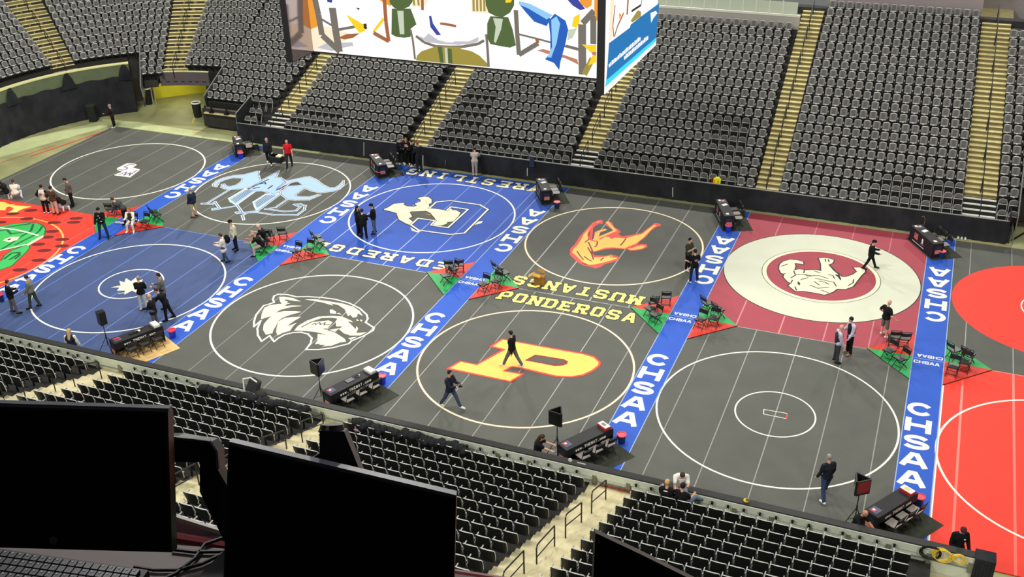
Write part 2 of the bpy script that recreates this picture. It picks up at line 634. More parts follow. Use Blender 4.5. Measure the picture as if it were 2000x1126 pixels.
# back 3: black, running horse
b, x0, x1, y0, y1 = start('B', 3, BLACKMAT)
tapes(b, x0, x1, y0, y1, TAPE, -9.52, 1.86, .06)
b.ring(centre('B', 3), 4.5, .14, ZR, mat('print_brown', (120, 84, 50), .6))
b.ring(centre('B', 3), 4.5, .085, ZA, CREAM)
c = cropmap(1090, 420, 9.09)
b.flat(c([(800, 100), (760, 80), (700, 92), (620, 128), (550, 195), (480, 268), (385, 378), (285, 525), (210, 600), (210, 705), (270, 765), (350, 835), (450, 893), (570, 912), (660, 943), (745, 922), (820, 872), (1000, 825), (1105, 772), (1060, 725), (940, 695), (830, 720), (640, 712), (622, 662), (850, 603), (1000, 593), (1220, 604), (1280, 632), (1400, 625), (1500, 605), (1590, 560), (1575, 515), (1480, 508), (1410, 525), (1440, 475), (1570, 375), (1650, 275), (1745, 210), (1838, 182), (1800, 145), (1715, 136), (1635, 200), (1480, 315), (1290, 352), (1130, 374), (1070, 330), (1118, 295), (1045, 235), (995, 215), (965, 138), (900, 100), (845, 118), (855, 182), (985, 270), (970, 296), (860, 322), (730, 372), (712, 332), (855, 262), (835, 236), (710, 275), (645, 300), (632, 440), (600, 446), (612, 340), (622, 232), (665, 185), (725, 155), (795, 150)]), ZR, REDP)
b.flat(c([(768, 104), (712, 112), (625, 165), (568, 235), (545, 262), (520, 330), (528, 420), (600, 458), (690, 470), (735, 440), (840, 385), (905, 385), (940, 425), (1010, 398), (1110, 402), (1200, 412), (1330, 372), (1490, 335), (1620, 235), (1715, 172), (1750, 180), (1695, 212), (1600, 310), (1520, 395), (1380, 505), (1240, 560), (1180, 592), (980, 572), (840, 578), (700, 625), (640, 640), (600, 610), (570, 650), (610, 720), (640, 748), (800, 742), (940, 718), (1060, 765), (960, 798), (800, 842), (660, 872), (560, 880), (440, 832), (385, 782), (305, 705), (245, 660), (280, 590), (335, 540), (405, 440), (455, 340), (540, 250), (640, 150)]), ZA, GOLD)
b.flat(c([(1240, 590), (1300, 590), (1400, 555), (1480, 535), (1560, 545), (1500, 590), (1380, 612), (1290, 618)]), ZA, ORNG)
for pl, wd_ in [([(700, 320), (668, 430), (700, 440)], .24), ([(880, 130), (1010, 275), (850, 345), (700, 410)], .17), ([(720, 290), (830, 258)], .18)]:
    b.stroke(c(pl), wd_, ZB_, ORNG)
for pl in [[(540, 480), (600, 610), (612, 680)], [(530, 575), (600, 700), (628, 785)], [(340, 640), (385, 715), (450, 790)], [(470, 735), (540, 790), (600, 820)], [(480, 480), (545, 430)], [(700, 470), (690, 530), (655, 560)], [(1110, 535), (1150, 490), (1200, 420)], [(800, 760), (760, 800)], [(930, 740), (1040, 745)], [(430, 850), (500, 880)], [(560, 300), (545, 370)]]:
    b.stroke(c(pl), .07, ZC_, MAROON)
word(b, 'MUSTANGS', -13.3, -7.55, 6.83, .62, .86, .17, ZR, DARK, flip=True, slab=True, grow=.09)
word(b, 'MUSTANGS', -13.3, -7.55, 6.83, .62, .86, .17, ZA, YEL, flip=True, slab=True)
tag(b.build('wrestling_mat'), 'black wrestling mat with a gold and red bucking horse emblem', 'wrestling mat', 'wrestling mats')

# back 4: crimson with pale disc and bulldog
b, x0, x1, y0, y1 = start('B', 4, CRIMSON)
tapes(b, x0, x1, y0, y1, TAPEC, 0.95, 1.86, .06)
cc = centre('B', 4)
b.disc(cc, 4.56, ZR, DARK)
b.disc(cc, 4.51, ZA, PALE)
b.disc((cc[0] + .02, cc[1] - .02), 2.74, ZB_, DARK)
b.disc((cc[0] + .02, cc[1] - .02), 2.71, ZC_, CREAM)
b.disc((cc[0] + .02, cc[1] - .02), 2.52, ZD_, CRIMSON)
c = cropmap(1480, 490, 7.69)
DOG = [(320, 270), (330, 205), (380, 160), (480, 130), (600, 140), (680, 165), (685, 198), (620, 190), (552, 182), (565, 230), (545, 292), (620, 275), (720, 290), (880, 285), (955, 305), (950, 190), (918, 110), (1000, 105), (1080, 115), (1142, 140), (1120, 185), (1062, 205), (1150, 290), (1235, 360), (1262, 392), (1330, 390), (1430, 355), (1492, 310), (1440, 250), (1530, 248), (1612, 285), (1610, 315), (1560, 362), (1500, 440), (1430, 530), (1320, 572), (1190, 568), (1132, 612), (1005, 658), (860, 628), (700, 603), (560, 600), (460, 520), (500, 490), (440, 452), (388, 392), (400, 350), (350, 330)]
b.stroke(c(DOG), .12, ZD_ + .001, DARK, closed=True)
b.flat(c(DOG), ZD_ + .0025, CREAM)
for pl in [[(500, 405), (570, 360), (680, 350), (800, 372), (920, 372), (1050, 412)], [(650, 430), (750, 402)], [(850, 460), (920, 512)], [(790, 515), (900, 560), (1060, 548)], [(870, 412), (1000, 440), (1140, 470), (1180, 530)], [(930, 452), (1010, 470), (1060, 500)], [(540, 300), (560, 350)], [(380, 350), (410, 340)], [(1060, 355), (1130, 372), (1150, 412)], [(1440, 430), (1430, 480), (1360, 520)], [(360, 230), (440, 200)], [(700, 355), (760, 380), (850, 370)], [(1070, 210), (1150, 300), (1230, 365)], [(700, 290), (690, 330)], [(1010, 120), (1020, 160)], [(1060, 130), (1070, 165)], [(560, 540), (580, 590)], [(960, 590), (1050, 625)], [(520, 440), (500, 480)], [(850, 300), (930, 330)]]:
    b.stroke(c(pl), .06, ZD_ + .004, DARK)
b.flat(c([(598, 452), (640, 485), (625, 522), (596, 495)]), ZD_ + .004, DARK)
b.flat(c([(1150, 350), (1230, 362), (1255, 430), (1240, 442), (1200, 392)]), ZD_ + .0045, DARK)
tag(b.build('wrestling_mat'), 'crimson wrestling mat with a pale disc and cream bulldog emblem', 'wrestling mat', 'wrestling mats')

# back 2: royal blue, rider on letter C
b, x0, x1, y0, y1 = start('B', 2, ROYAL)
tapes(b, x0, x1, y0, y1, TAPEB, -20.3, 1.86, .05)
b.ring(centre('B', 2), 4.5, .09, ZR, WHITE)
word(b, 'CEDAREDGE', -24.4, -16.5, 6.95, .66, .78, .17, ZR, DARK, flip=True, slab=True, grow=.09)
word(b, 'CEDAREDGE', -24.4, -16.5, 6.95, .66, .78, .17, ZA, CREAM, flip=True, slab=True)
word(b, 'WRESTLING', -24.45, -16.6, 17.55, .68, .9, .17, ZR, DARK, flip=True, slab=True, grow=.09)
word(b, 'WRESTLING', -24.45, -16.6, 17.55, .68, .9, .17, ZA, CREAM, flip=True, slab=True)
c = cropmap(730, 370, 8.696)
b.flat(c([(610, 375), (800, 360), (890, 355), (970, 400), (1010, 440), (1060, 525), (750, 485), (650, 545), (585, 490), (650, 470)]), ZR, BLACKMAT)
b.flat(c([(1130, 610), (1190, 595), (1250, 560), (1350, 540), (1262, 635)]), ZR, BLACKMAT)
b.flat(c([(1290, 340), (1400, 340), (1510, 380), (1430, 440)]), ZR, BLACKMAT)
HORSE = [(175, 335), (240, 308), (340, 245), (470, 232), (525, 232), (500, 255), (560, 285), (680, 295), (740, 272), (710, 260), (700, 240), (800, 205), (792, 172), (748, 150), (780, 138), (860, 120), (930, 130), (982, 172), (980, 230), (932, 245), (950, 320), (1100, 335), (1240, 360), (1310, 322), (1340, 350), (1400, 352), (1472, 395), (1440, 450), (1350, 540), (1240, 555), (1250, 575), (1180, 602), (1130, 612), (990, 600), (1060, 530), (1035, 480), (995, 440), (968, 400), (890, 362), (800, 367), (650, 372), (607, 382), (652, 460), (590, 490), (662, 545), (620, 602), (560, 582), (430, 512), (400, 440), (390, 400), (290, 370), (180, 347)]
b.stroke(c(HORSE), .13, ZR + .0005, DARK, closed=True)
b.flat(c(HORSE), ZA, CREAM)
b.flat(c([(620, 640), (720, 700), (830, 705), (740, 728), (650, 700)]), ZA, CREAM)
b.flat(c([(1700, 602), (1780, 545), (1855, 535), (1830, 572), (1760, 590)]), ZA, CREAM)
CO = [(950, 315), (1060, 215), (1300, 190), (1800, 260), (1940, 340), (1540, 740), (1300, 765), (760, 690), (630, 600), (750, 490), (1040, 530), (970, 605), (1260, 650), (1600, 340), (1310, 295), (1240, 355)]
b.stroke(c(CO), .17, ZB_, DARK)
b.stroke(c(CO), .10, ZC_, WHITE)
for pl in [[(1130, 450), (1170, 420)], [(620, 380), (800, 300)], [(500, 450), (550, 440)], [(880, 180), (900, 240)], [(410, 430), (440, 440)], [(890, 415), (960, 430)]]:
    b.stroke(c(pl), .04, ZB_, ORNG)
tag(b.build('wrestling_mat'), 'royal blue wrestling mat with a cream rider emblem over a letter C', 'wrestling mat', 'wrestling mats')

# front 2: black, wolverine head
b, x0, x1, y0, y1 = start('F', 2, BLACKMAT)
tapes(b, x0, x1, y0, y1, TAPE, -21.45 + .0, 1.86, .05)
b.ring(centre('F', 2), 4.5, .09, ZR, WHITE)
c = cropmap(480, 560, 7.407)
b.stroke(c([(410, 225), (392, 180), (410, 130), (470, 105), (600, 110), (730, 142), (900, 140), (1100, 152), (1300, 180), (1500, 235), (1650, 310), (1750, 400), (1765, 460), (1735, 512), (1855, 590), (1840, 630), (1700, 710), (1530, 780), (1490, 820), (1250, 880), (1050, 905), (870, 905), (940, 810), (955, 740), (900, 680), (800, 655), (680, 660), (560, 690), (470, 740), (410, 790), (345, 705), (230, 785), (175, 700), (168, 600), (215, 490), (118, 575), (120, 500), (150, 400), (260, 270)]), .085, ZR, WHITE, closed=True)
for pl in [
    [(485, 150), (540, 140), (680, 160), (795, 210), (700, 202), (580, 180), (555, 190), (610, 215), (590, 232), (650, 242), (520, 246), (492, 200)],
    [(220, 470), (230, 390), (270, 300), (350, 265), (480, 245), (600, 250), (560, 277), (680, 268), (820, 275), (650, 292), (500, 332), (430, 372), (380, 420), (340, 430)],
    [(300, 490), (360, 430), (440, 370), (560, 350), (700, 350), (810, 360), (650, 402), (540, 442), (470, 492), (440, 560), (400, 620), (385, 670), (290, 690), (250, 620), (260, 540)],
    [(445, 600), (470, 500), (560, 450), (680, 435), (800, 435), (700, 492), (640, 532), (600, 572), (740, 515), (690, 562), (640, 635), (540, 662), (460, 702), (440, 650)],
    [(850, 180), (1000, 178), (1200, 208), (1400, 240), (1560, 290), (1650, 350), (1695, 420), (1620, 382), (1610, 432), (1550, 445), (1515, 402), (1480, 425), (1430, 322), (1340, 262), (1230, 237), (1265, 270), (1100, 222)],
    [(1215, 330), (1250, 325), (1310, 360), (1300, 390), (1220, 380)], [(1310, 385), (1350, 375), (1385, 402)],
    [(1598, 460), (1640, 488), (1605, 488)], [(1650, 470), (1690, 480), (1670, 505)],
    [(700, 630), (760, 560), (880, 490), (1050, 430), (1250, 418), (1400, 430), (1530, 490), (1550, 515), (1400, 470), (1250, 446), (1100, 450), (950, 500), (780, 585), (900, 580), (1100, 600), (1300, 665), (1430, 750), (1452, 790), (1380, 802), (1300, 740), (1180, 690), (1000, 650), (850, 636)],
    [(1300, 500), (1330, 455), (1450, 470), (1520, 540), (1588, 612), (1600, 568), (1627, 600), (1600, 662), (1510, 697), (1420, 672), (1348, 612), (1400, 570), (1310, 572)],
    [(1040, 680), (1180, 692), (1300, 742), (1400, 790), (1240, 850), (1100, 862), (1160, 838), (1060, 838), (1090, 818), (1000, 830), (1040, 770)],
    [(820, 580), (960, 510), (1200, 485), (1255, 512), (1180, 602), (1080, 600), (940, 578)], [(1210, 620), (1360, 595), (1290, 652)],
    [(1490, 702), (1560, 670), (1750, 655), (1660, 702)], [(1480, 740), (1610, 720), (1520, 766)]]:
    b.flat(c(pl), ZA, CREAM)
for pl in [[(960, 545), (1000, 525), (1010, 545), (1070, 515), (1080, 545), (1150, 515), (1130, 550), (1210, 545)]]:
    b.stroke(c(pl), .05, ZB_, DARK)
b.stroke([(x0, y1 - .02), (x1, y1 - .02)], .05, ZR, TAPE, ext=False)
tag(b.build('wrestling_mat'), 'black wrestling mat with a big cream snarling wolverine head', 'wrestling mat', 'wrestling mats')

# back 1: black, sky blue horned emblem
b, x0, x1, y0, y1 = start('B', 1, BLACKMAT)
tapes(b, x0, x1, y0, y1, TAPE, -31.0, 1.86, .05)
b.ring(centre('B', 1), 4.5, .09, ZR, WHITE)
c = cropmap(380, 320, 6.25)
VK = [
    [(225, 245), (270, 205), (350, 170), (480, 140), (600, 130), (760, 90), (785, 90), (775, 130), (800, 190), (830, 200), (760, 240), (690, 275), (640, 290), (560, 302), (430, 312), (370, 302), (330, 285), (335, 250), (360, 245), (380, 270), (430, 277), (510, 257), (575, 215), (590, 172), (470, 168), (370, 192), (300, 222), (265, 277), (230, 267)],
    [(650, 312), (840, 190), (1030, 85), (990, 170), (1050, 165), (1100, 200), (1110, 235), (1040, 280), (1010, 300), (1060, 330), (960, 367), (880, 342), (820, 327), (740, 332)],
    [(1110, 210), (1350, 160), (1400, 155), (1480, 190), (1560, 250), (1640, 290), (1720, 290), (1780, 250), (1820, 205), (1815, 260), (1770, 305), (1690, 332), (1540, 352), (1440, 332), (1340, 292), (1220, 380), (1250, 397), (1400, 402), (1500, 375), (1532, 380), (1400, 437), (1230, 442), (1130, 427), (1060, 372), (1060, 340), (1140, 272), (1250, 267), (1310, 255), (1250, 215), (1180, 225), (1110, 270), (1040, 310), (1000, 302)],
    [(422, 420), (620, 303), (745, 330), (512, 497), (445, 460)],
    [(722, 463), (870, 368), (960, 365), (1052, 358), (760, 558), (735, 510)]]
for pl in VK:
    b.stroke(c(pl), .13, ZR, WHITE, closed=True)
    b.flat(c(pl), ZA, SKY)
for pl in VK[:3]:
    b.stroke(c(pl), .035, ZB_, PURP, closed=True)
for k in range(4):
    t = k / 4
    b.stroke(c([(455 + 55 * t, 435 + 45 * t), (640 + 80 * t, 322 + 12 * t)]), .06, ZB_, BLACKMAT)
    b.stroke(c([(745 + 25 * t, 478 + 62 * t), (880 + 130 * t, 385 + 0 * t)]), .06, ZB_, BLACKMAT)
for pl in [[(430, 312), (160, 475), (95, 485), (215, 490), (250, 465), (305, 540), (225, 545), (230, 560), (510, 512)], [(520, 505), (580, 590), (510, 590), (530, 603), (770, 572), (1050, 365)],
           [(600, 680), (585, 630), (640, 595), (760, 590), (960, 620), (1200, 620), (1255, 622), (1340, 560), (1350, 510), (1290, 490), (1220, 495), (1290, 525), (1240, 570), (1100, 580), (870, 550), (990, 530), (1130, 435)]]:
    b.stroke(c(pl), .17, ZR, WHITE)
    b.stroke(c(pl), .12, ZA, SKY)
    b.stroke(c(pl), .03, ZB_, DARK)
for pl in [[(1150, 262), (1230, 235), (1250, 228), (1285, 252)], [(720, 300), (790, 285)], [(800, 245), (860, 228), (870, 245)], [(900, 300), (950, 265)], [(660, 305), (900, 190)], [(1000, 320), (1120, 260)]]:
    b.stroke(c(pl), .09, ZC_, DARK)
tag(b.build('wrestling_mat'), 'black wrestling mat with a sky blue horned warrior emblem', 'wrestling mat', 'wrestling mats')

# back 0: black, small SW mark
b, x0, x1, y0, y1 = start('B', 0, BLACKMAT)
tapes(b, x0, x1, y0, y1, TAPE, -41.6, 1.86, .075)
b.ring(centre('B', 0), 4.5, .10, ZR, WHITE)
c = cropmap(180, 300, 14.29)
b.flat(c([(690, 440), (700, 400), (960, 270), (1080, 265), (1230, 290), (1240, 320), (1130, 385), (1200, 400), (1330, 440), (1320, 465), (1060, 662), (620, 602), (620, 585), (840, 500), (760, 482)]), ZR, WHITE)
for pl in [[(1190, 312), (1060, 292), (930, 350), (900, 372), (985, 392), (960, 432), (850, 460), (745, 440)], [(1250, 460), (1035, 608), (1070, 530), (890, 598), (965, 510), (745, 582)]]:
    b.stroke(c(pl), .085, ZA, PURP)
tag(b.build('wrestling_mat'), 'black wrestling mat with a small white and purple monogram, far left back', 'wrestling mat', 'wrestling mats')

# front 1: navy
b, x0, x1, y0, y1 = start('F', 1, NAVY)
tapes(b, x0, x1, y0, y1, TAPEB, -30.9, 1.86, .045)
b.ring(centre('F', 1), 4.5, .085, ZR, WHITE)
b.ring((-30.9, .15), 1.5, .075, ZR, WHITE)
b.flat([onz(*p) for p in [(216, 561), (236, 557), (233, 548), (243, 551), (246, 543), (256, 549), (266, 541), (268, 549), (279, 545), (276, 553), (286, 558), (271, 562), (268, 572), (258, 567), (243, 575), (244, 567), (228, 567), (234, 561)]], ZR, CREAM)
b.stroke([onz(*p) for p in [(232, 573), (245, 571), (256, 563)]], .05, ZA, CREAM)
b.stroke([onz(*p) for p in [(262, 566), (270, 571), (282, 572)]], .05, ZA, CREAM)
b.stroke([(x0, y1 - .02), (x1, y1 - .02)], .05, ZR, TAPEB, ext=False)
tag(b.build('wrestling_mat'), 'navy blue wrestling mat with two white circles and a small white starburst', 'wrestling mat', 'wrestling mats')

# front 0: red melon mat
b, x0, x1, y0, y1 = start('F', 0, REDMAT)
tapes(b, x0, x1, y0, y1, TAPER, -41.1, 1.86, .05)
b.ring(centre('F', 0), 4.5, .10, ZR, ORNG)
c = cropmap(0, 390, 6.62)
for pl in [[(-400, 420), (-150, 370), (0, 345), (180, 310), (330, 295), (480, 303), (550, 335), (582, 380), (570, 440), (540, 460), (440, 522), (350, 570), (200, 622), (0, 655), (-400, 720)],
           [(-400, 900), (-150, 800), (20, 790), (60, 722), (150, 660), (330, 590), (372, 595), (378, 620), (330, 680), (240, 762), (150, 850), (0, 905), (-400, 1000)]]:
    b.stroke(c(pl), .14, ZR, GREEND, closed=True)
    b.flat(c(pl), ZA, GREENP)
for pl in [[(0, 400), (90, 385), (140, 440), (300, 420)], [(430, 320), (400, 400), (250, 490), (120, 580), (20, 640)], [(545, 345), (510, 400), (420, 470), (200, 580)], [(0, 370), (150, 345), (380, 310)], [(60, 760), (150, 690), (240, 680), (250, 720), (200, 760)], [(130, 770), (260, 690)]]:
    b.stroke(c(pl), .13, ZB_, GREEND)
b.flat(c([(40, 530), (70, 500), (150, 480), (260, 478), (220, 520), (130, 548)]), ZC_, CREAM)
b.flat(c([(90, 520), (130, 500), (150, 505), (120, 522)]), ZD_, DARK)
for pl in [[(-60, 350), (0, 362), (200, 385), (350, 420), (490, 460)], [(-100, 675), (0, 655), (330, 580)]]:
    b.stroke(c(pl), .12, ZC_, WHITE)
b.flat(c([(560, 455), (565, 480), (370, 592), (335, 585), (420, 530)]), ZC_, CREAM)
for sx, sy in [(165, 180), (400, 137), (700, 295), (677, 408), (610, 482), (495, 575), (805, 512), (803, 597), (573, 655), (503, 780), (258, 905), (345, 245), (985, 240), (955, 290), (0, 290)]:
    p = onz(sx / 6.62, 390 + sy / 6.62)
    b.flat([(p.x + .36 * math.cos(t_), p.y + .2 * math.sin(t_) + .1 * math.cos(t_)) for t_ in [2 * pi * k / 14 for k in range(14)]], ZB_, SEED)
for pl in [[(215, 78), (390, 90), (300, 112), (235, 140), (205, 165), (125, 160), (175, 130), (190, 105), (110, 75)], [(-60, 20), (60, 35), (110, 62), (175, 60), (70, 100), (60, 130), (-30, 130), (-120, 80)]]:
    b.stroke(c(pl), .12, ZR, ORNG, closed=True)
    b.flat(c(pl), ZA, YEL)
tag(b.build('wrestling_mat'), 'red wrestling mat dotted with dark seeds around a green melon emblem', 'wrestling mat', 'wrestling mats')

# ------------------------------------------------------------------ runners between the mats
SIDE = ['between the crimson mat and the red disc mat', 'between the horse mat and the crimson mat', 'between the royal blue mat and the horse mat',
        'between the horned emblem mat and the royal blue mat', 'between the monogram mat and the horned emblem mat']
SIDF = ['between the plain black mat and the red mat', 'between the gold P mat and the plain black mat', 'between the wolverine mat and the gold P mat',
        'between the navy mat and the wolverine mat', 'between the melon mat and the navy mat']
EDGE = mat('runner_tape', (150, 168, 200), .5)
for k, x in enumerate(XS):
    b = MB()
    b.box2((x - HW, YN, -.044), (x + HW, YM - .07, 0), BLUERUN)
    for j, ch in enumerate('CHSAA'):
        glyph(b, ch, x - .08, 2.2 - 1.12 * j, .94, .90, .21, ZR, WHITE, rnd=True)
    word(b, 'CHSAA', x - .46, x + .36, 5.74, .18, .22, .042, ZR, WHITE)
    for s in (-1, 1):
        b.stroke([(x + s * (HW - .02), YN), (x + s * (HW - .02), YM - .07)], .04, ZR, EDGE, ext=False)
    tag(b.build('mat_runner'), 'blue lettered mat runner ' + SIDF[k] + ', front half', 'mat runner', 'blue runners between the mats')
    b = MB()
    b.box2((x - HW, YM - .064, -.044), (x + HW, YF, 0), BLUERUN)
    b.stroke([(x - HW, YM - .045), (x + HW, YM - .045)], .03, ZR, EDGE, ext=False)
    for j, ch in enumerate('CHSAA'):
        glyph(b, ch, x + .04, 9.85 + 1.13 * j, .94, .90, .21, ZR, WHITE, flip=True, rnd=True)
    word(b, 'CHSAA', x - .36, x + .46, 6.26, .18, .22, .042, ZR, WHITE, flip=True)
    for s in (-1, 1):
        b.stroke([(x + s * (HW - .02), YM), (x + s * (HW - .02), YF)], .04, ZR, EDGE, ext=False)
    tag(b.build('mat_runner'), 'blue lettered mat runner ' + SIDE[k] + ', back half', 'mat runner', 'blue runners between the mats')

# ------------------------------------------------------------------ red and green corner pads
WHR = ['rightmost runner', 'runner right of centre', 'centre runner', 'runner left of centre', 'leftmost runner']
PADT = 0.035
for k, x in enumerate(XS):
    for s, sd in ((-1, 'left'), (1, 'right')):
        e = empty('corner_pad', (x + s * HW, YM, 0))
        tag(e, 'red and green triangular corner pad on the ' + sd + ' of the ' + WHR[k], 'corner pad', 'corner pads where four mats meet')
        up, dn = (PADRED, PADGRN) if s < 0 else (PADGRN, PADRED)
        for yy, m_, nm in ((1.80, up, 'upper_half'), (-1.82, dn, 'lower_half')):
            b = MB()
            pts = [(0, 0, 0.001), (s * 1.79, 0, 0.001), (0, yy, 0.001)]
            b.prism(pts, (0, 0, PADT), m_)
            b.tube([(s * 1.79, 0, .014), (0, yy, .014)], .016, PADEDGE, 5)
            o = b.build(nm, e)
            o['label'] = 'red half' if m_ is PADRED else 'green half'
# ------------------------------------------------------------------ stands: geometry of rows
FY0, FZ0, FD, FH = 19.368, 1.234, 0.640, 0.340      # far stand, seat-back centre of row 0
FPIT = 0.5113
XC, RC = -41.45, 6.06
YC_ = FY0 - RC


def ffloor(k):
    return FZ0 + k * FH - 0.62


def fpos(x, k):
    """straight part of the far stand"""
    return Vector((x, FY0 + k * FD, ffloor(k)))


def cpos(ang, k):
    """curved corner, angle from +y towards -x"""
    a = R(ang)
    r = RC + k * FD
    return Vector((XC - r * math.sin(a), YC_ + r * math.cos(a), ffloor(k)))


NY0, NZ0, ND, NH, NQ = -8.2187, 1.5956, 0.7020, 0.2027, 0.0029


def nfloor(k):
    return NZ0 + k * NH + NQ * k * k - 0.80


TERR = mat('terrace_dark_concrete', (52, 51, 50), 0.8, 0.2, 0.15, 2.0)
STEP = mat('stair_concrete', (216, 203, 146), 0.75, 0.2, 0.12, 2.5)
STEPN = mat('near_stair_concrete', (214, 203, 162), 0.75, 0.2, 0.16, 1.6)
RISER = mat('stair_riser_shaded', (120, 110, 72), 0.8, 0.2)  # step concrete darkened, shade of the upright faces put into the colour
NOSE = mat('metal_nosing', (226, 226, 214), 0.35, 0.5)
WALLG = mat('wall_warm_grey', (150, 140, 140), 0.7, 0.3, 0.05, 1.0)
DRAPE = mat('drape_black', (42, 43, 47), 0.85, 0.15, 0.25, 1.2)
RAIL = mat('rail_black_steel', (26, 26, 28), 0.4, 0.5)
RAILG = mat('rail_grey_steel', (120, 122, 118), 0.4, 0.5)

# ---- far terrace, straight part and corner
b = MB()
NROW = 22
XR_FAR = 16.0
for k in range(-1, NROW):
    kk = k if k >= 0 else 0
    y0 = FY0 + k * FD - .50
    z = ffloor(k)
    if k < 0:
        continue
    xl = -37.6 if k < 2 else XC
    xr = 8.3 if k < 3 else XR_FAR
    b.box2((xl, y0, max(-.3, z - 1.2)), (xr, y0 + FD + .02, z), TERR)
    # corner arc
    kc = k + .35
    zc = ffloor(kc)
    r0, r1 = RC + kc * FD - .50, RC + kc * FD + .16
    segs = []
    if k >= 8:
        segs = [(0, 96)]
    elif k >= 6:
        segs = [(0, 34)]
    elif k == 5:
        segs = [(28.5, 34)]
    elif k >= 2:
        segs = [(0, 0.01)]
    for a0, a1 in segs:
        n = max(1, int((a1 - a0) / 3))
        vs, fs = [], []
        for i in range(n + 1):
            a = R(a0 + (a1 - a0) * i / n)
            for r, zz in ((r0, zc - (1.2 if k > 6 or k < 5 else .35)), (r0, zc), (r1, zc), (r1, zc - (1.2 if k > 6 or k < 5 else .35))):
                vs.append((XC - r * math.sin(a), YC_ + r * math.cos(a), zz))
        for i in range(n):
            for j in range(4):
                fs.append((i * 4 + j, i * 4 + (j + 1) % 4, (i + 1) * 4 + (j + 1) % 4, (i + 1) * 4 + j))
        fs += [(0, 1, 2, 3), (n * 4 + 3, n * 4 + 2, n * 4 + 1, n * 4)]
        b.add(vs, fs, TERR)
far_terrace = struct(b.build('seating_terrace'))

# ---- far stairs
FST = [(6.72, 1.55, -.022, 20), (-3.92, 1.25, -.004, 20), (-14.50, 1.45, .030, 17), (-25.12, 1.30, .065, 17), (-35.45, 1.35, .085, 19)]
for n_, (xc, wd, sl, kt) in enumerate(FST):
    b = MB()
    for k in range(0, kt + 1):
        x = xc + sl * k
        y0 = FY0 + k * FD - .50
        z = ffloor(k)
        lowm = NOSE if k < 3 and n_ in (0, 2, 4) else None
        if lowm:
            b.box2((x - wd / 2, y0 - .02, z - .04), (x + wd / 2, y0 + .10, z + .012), NOSE)
            b.box2((x - wd / 2, y0 + FD / 2 - .02, z + FH / 2 - .04), (x + wd / 2, y0 + FD / 2 + .10, z + FH / 2 + .012), NOSE)
            b.box2((x - wd / 2, y0 + FD / 2, z), (x + wd / 2, y0 + FD, z + FH / 2 - .02), TERR)
        else:
            b.box2((x - wd / 2, y0 - .015, z - .3), (x + wd / 2, y0 + FD, z + .012), STEP)
            b.box2((x - wd / 2 + .0, y0 + FD / 2, z), (x + wd / 2, y0 + FD + .01, z + FH / 2), STEP)
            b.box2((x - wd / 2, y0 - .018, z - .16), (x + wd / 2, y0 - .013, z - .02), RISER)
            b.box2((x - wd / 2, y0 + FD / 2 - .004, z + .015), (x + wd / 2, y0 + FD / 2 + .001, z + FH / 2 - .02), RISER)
    tag(b.build('aisle_stair'), 'pale concrete aisle stair in the far stand, ' + ['rightmost', 'second from the right', 'beside the right edge of the video board', 'below the middle of the video board', 'below the left end of the video board'][n_], 'stairs', 'far stand aisle stairs')


def corner_stair(a0, a1, k0, k1, lab):
    b = MB()
    for k in range(k0, k1):
        for hf in (0, 1):
            kc = k + .35 + hf * .5
            z = ffloor(k + .35) + .012 + hf * FH / 2
            r0 = RC + kc * FD - .50
            r1 = r0 + FD / (1 if hf == 0 else 2) + .01
            vs = []
            n = 4
            for i in range(n + 1):
                a = R(a0 + (a1 - a0) * i / n)
                for r, zz in ((r0, z - .2), (r0, z), (r1, z), (r1, z - .2)):
                    vs.append((XC - r * math.sin(a), YC_ + r * math.cos(a), zz))
            fs, fr = [], []
            for i in range(n):
                for j in range(4):
                    (fr if j == 0 else fs).append((i * 4 + j, i * 4 + (j + 1) % 4, (i + 1) * 4 + (j + 1) % 4, (i + 1) * 4 + j))
            fs += [(0, 1, 2, 3), (n * 4 + 3, n * 4 + 2, n * 4 + 1, n * 4)]
            b.add(vs, fs, STEP)
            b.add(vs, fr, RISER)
    tag(b.build('aisle_stair'), lab, 'stairs', 'far stand aisle stairs')


corner_stair(17.2, 26.6, 6, 22, 'pale concrete aisle stair straight above the yellow tunnel in the corner')
corner_stair(57.2, 65.2, 8, 22, 'pale concrete aisle stair above the black draped end wall, leftmost')


# ---- handrails
def handrail(pts_base, h, rr, lab, grp, m=RAIL, mid=True, rnd=.12):
    """two posts, sloping top bar and mid bar"""
    a, c = Vector(pts_base[0]), Vector(pts_base[1])
    e = empty('handrail', a)
    tag(e, lab, 'handrail', grp)
    up = Vector((0, 0, h))
    A, C_ = Vector((0, 0, 0)), c - a
    d = C_.normalized()
    bb = MB()
    bb.tube([A, A + up * .90, A + up + d * rnd * .5, A + up + d * rnd * 1.2 + Vector((0, 0, .02)), C_ + up - d * .02], rr, m, 6)
    bb.build('top_bar', e)
    b2 = MB()
    b2.tube([C_ + up, C_], rr, m, 6)
    b2.build('post', e)
    if mid:
        b3 = MB()
        b3.tube([A + up * .55, C_ + up * .55], rr * .8, m, 6)
        b3.build('mid_bar', e)
    return e


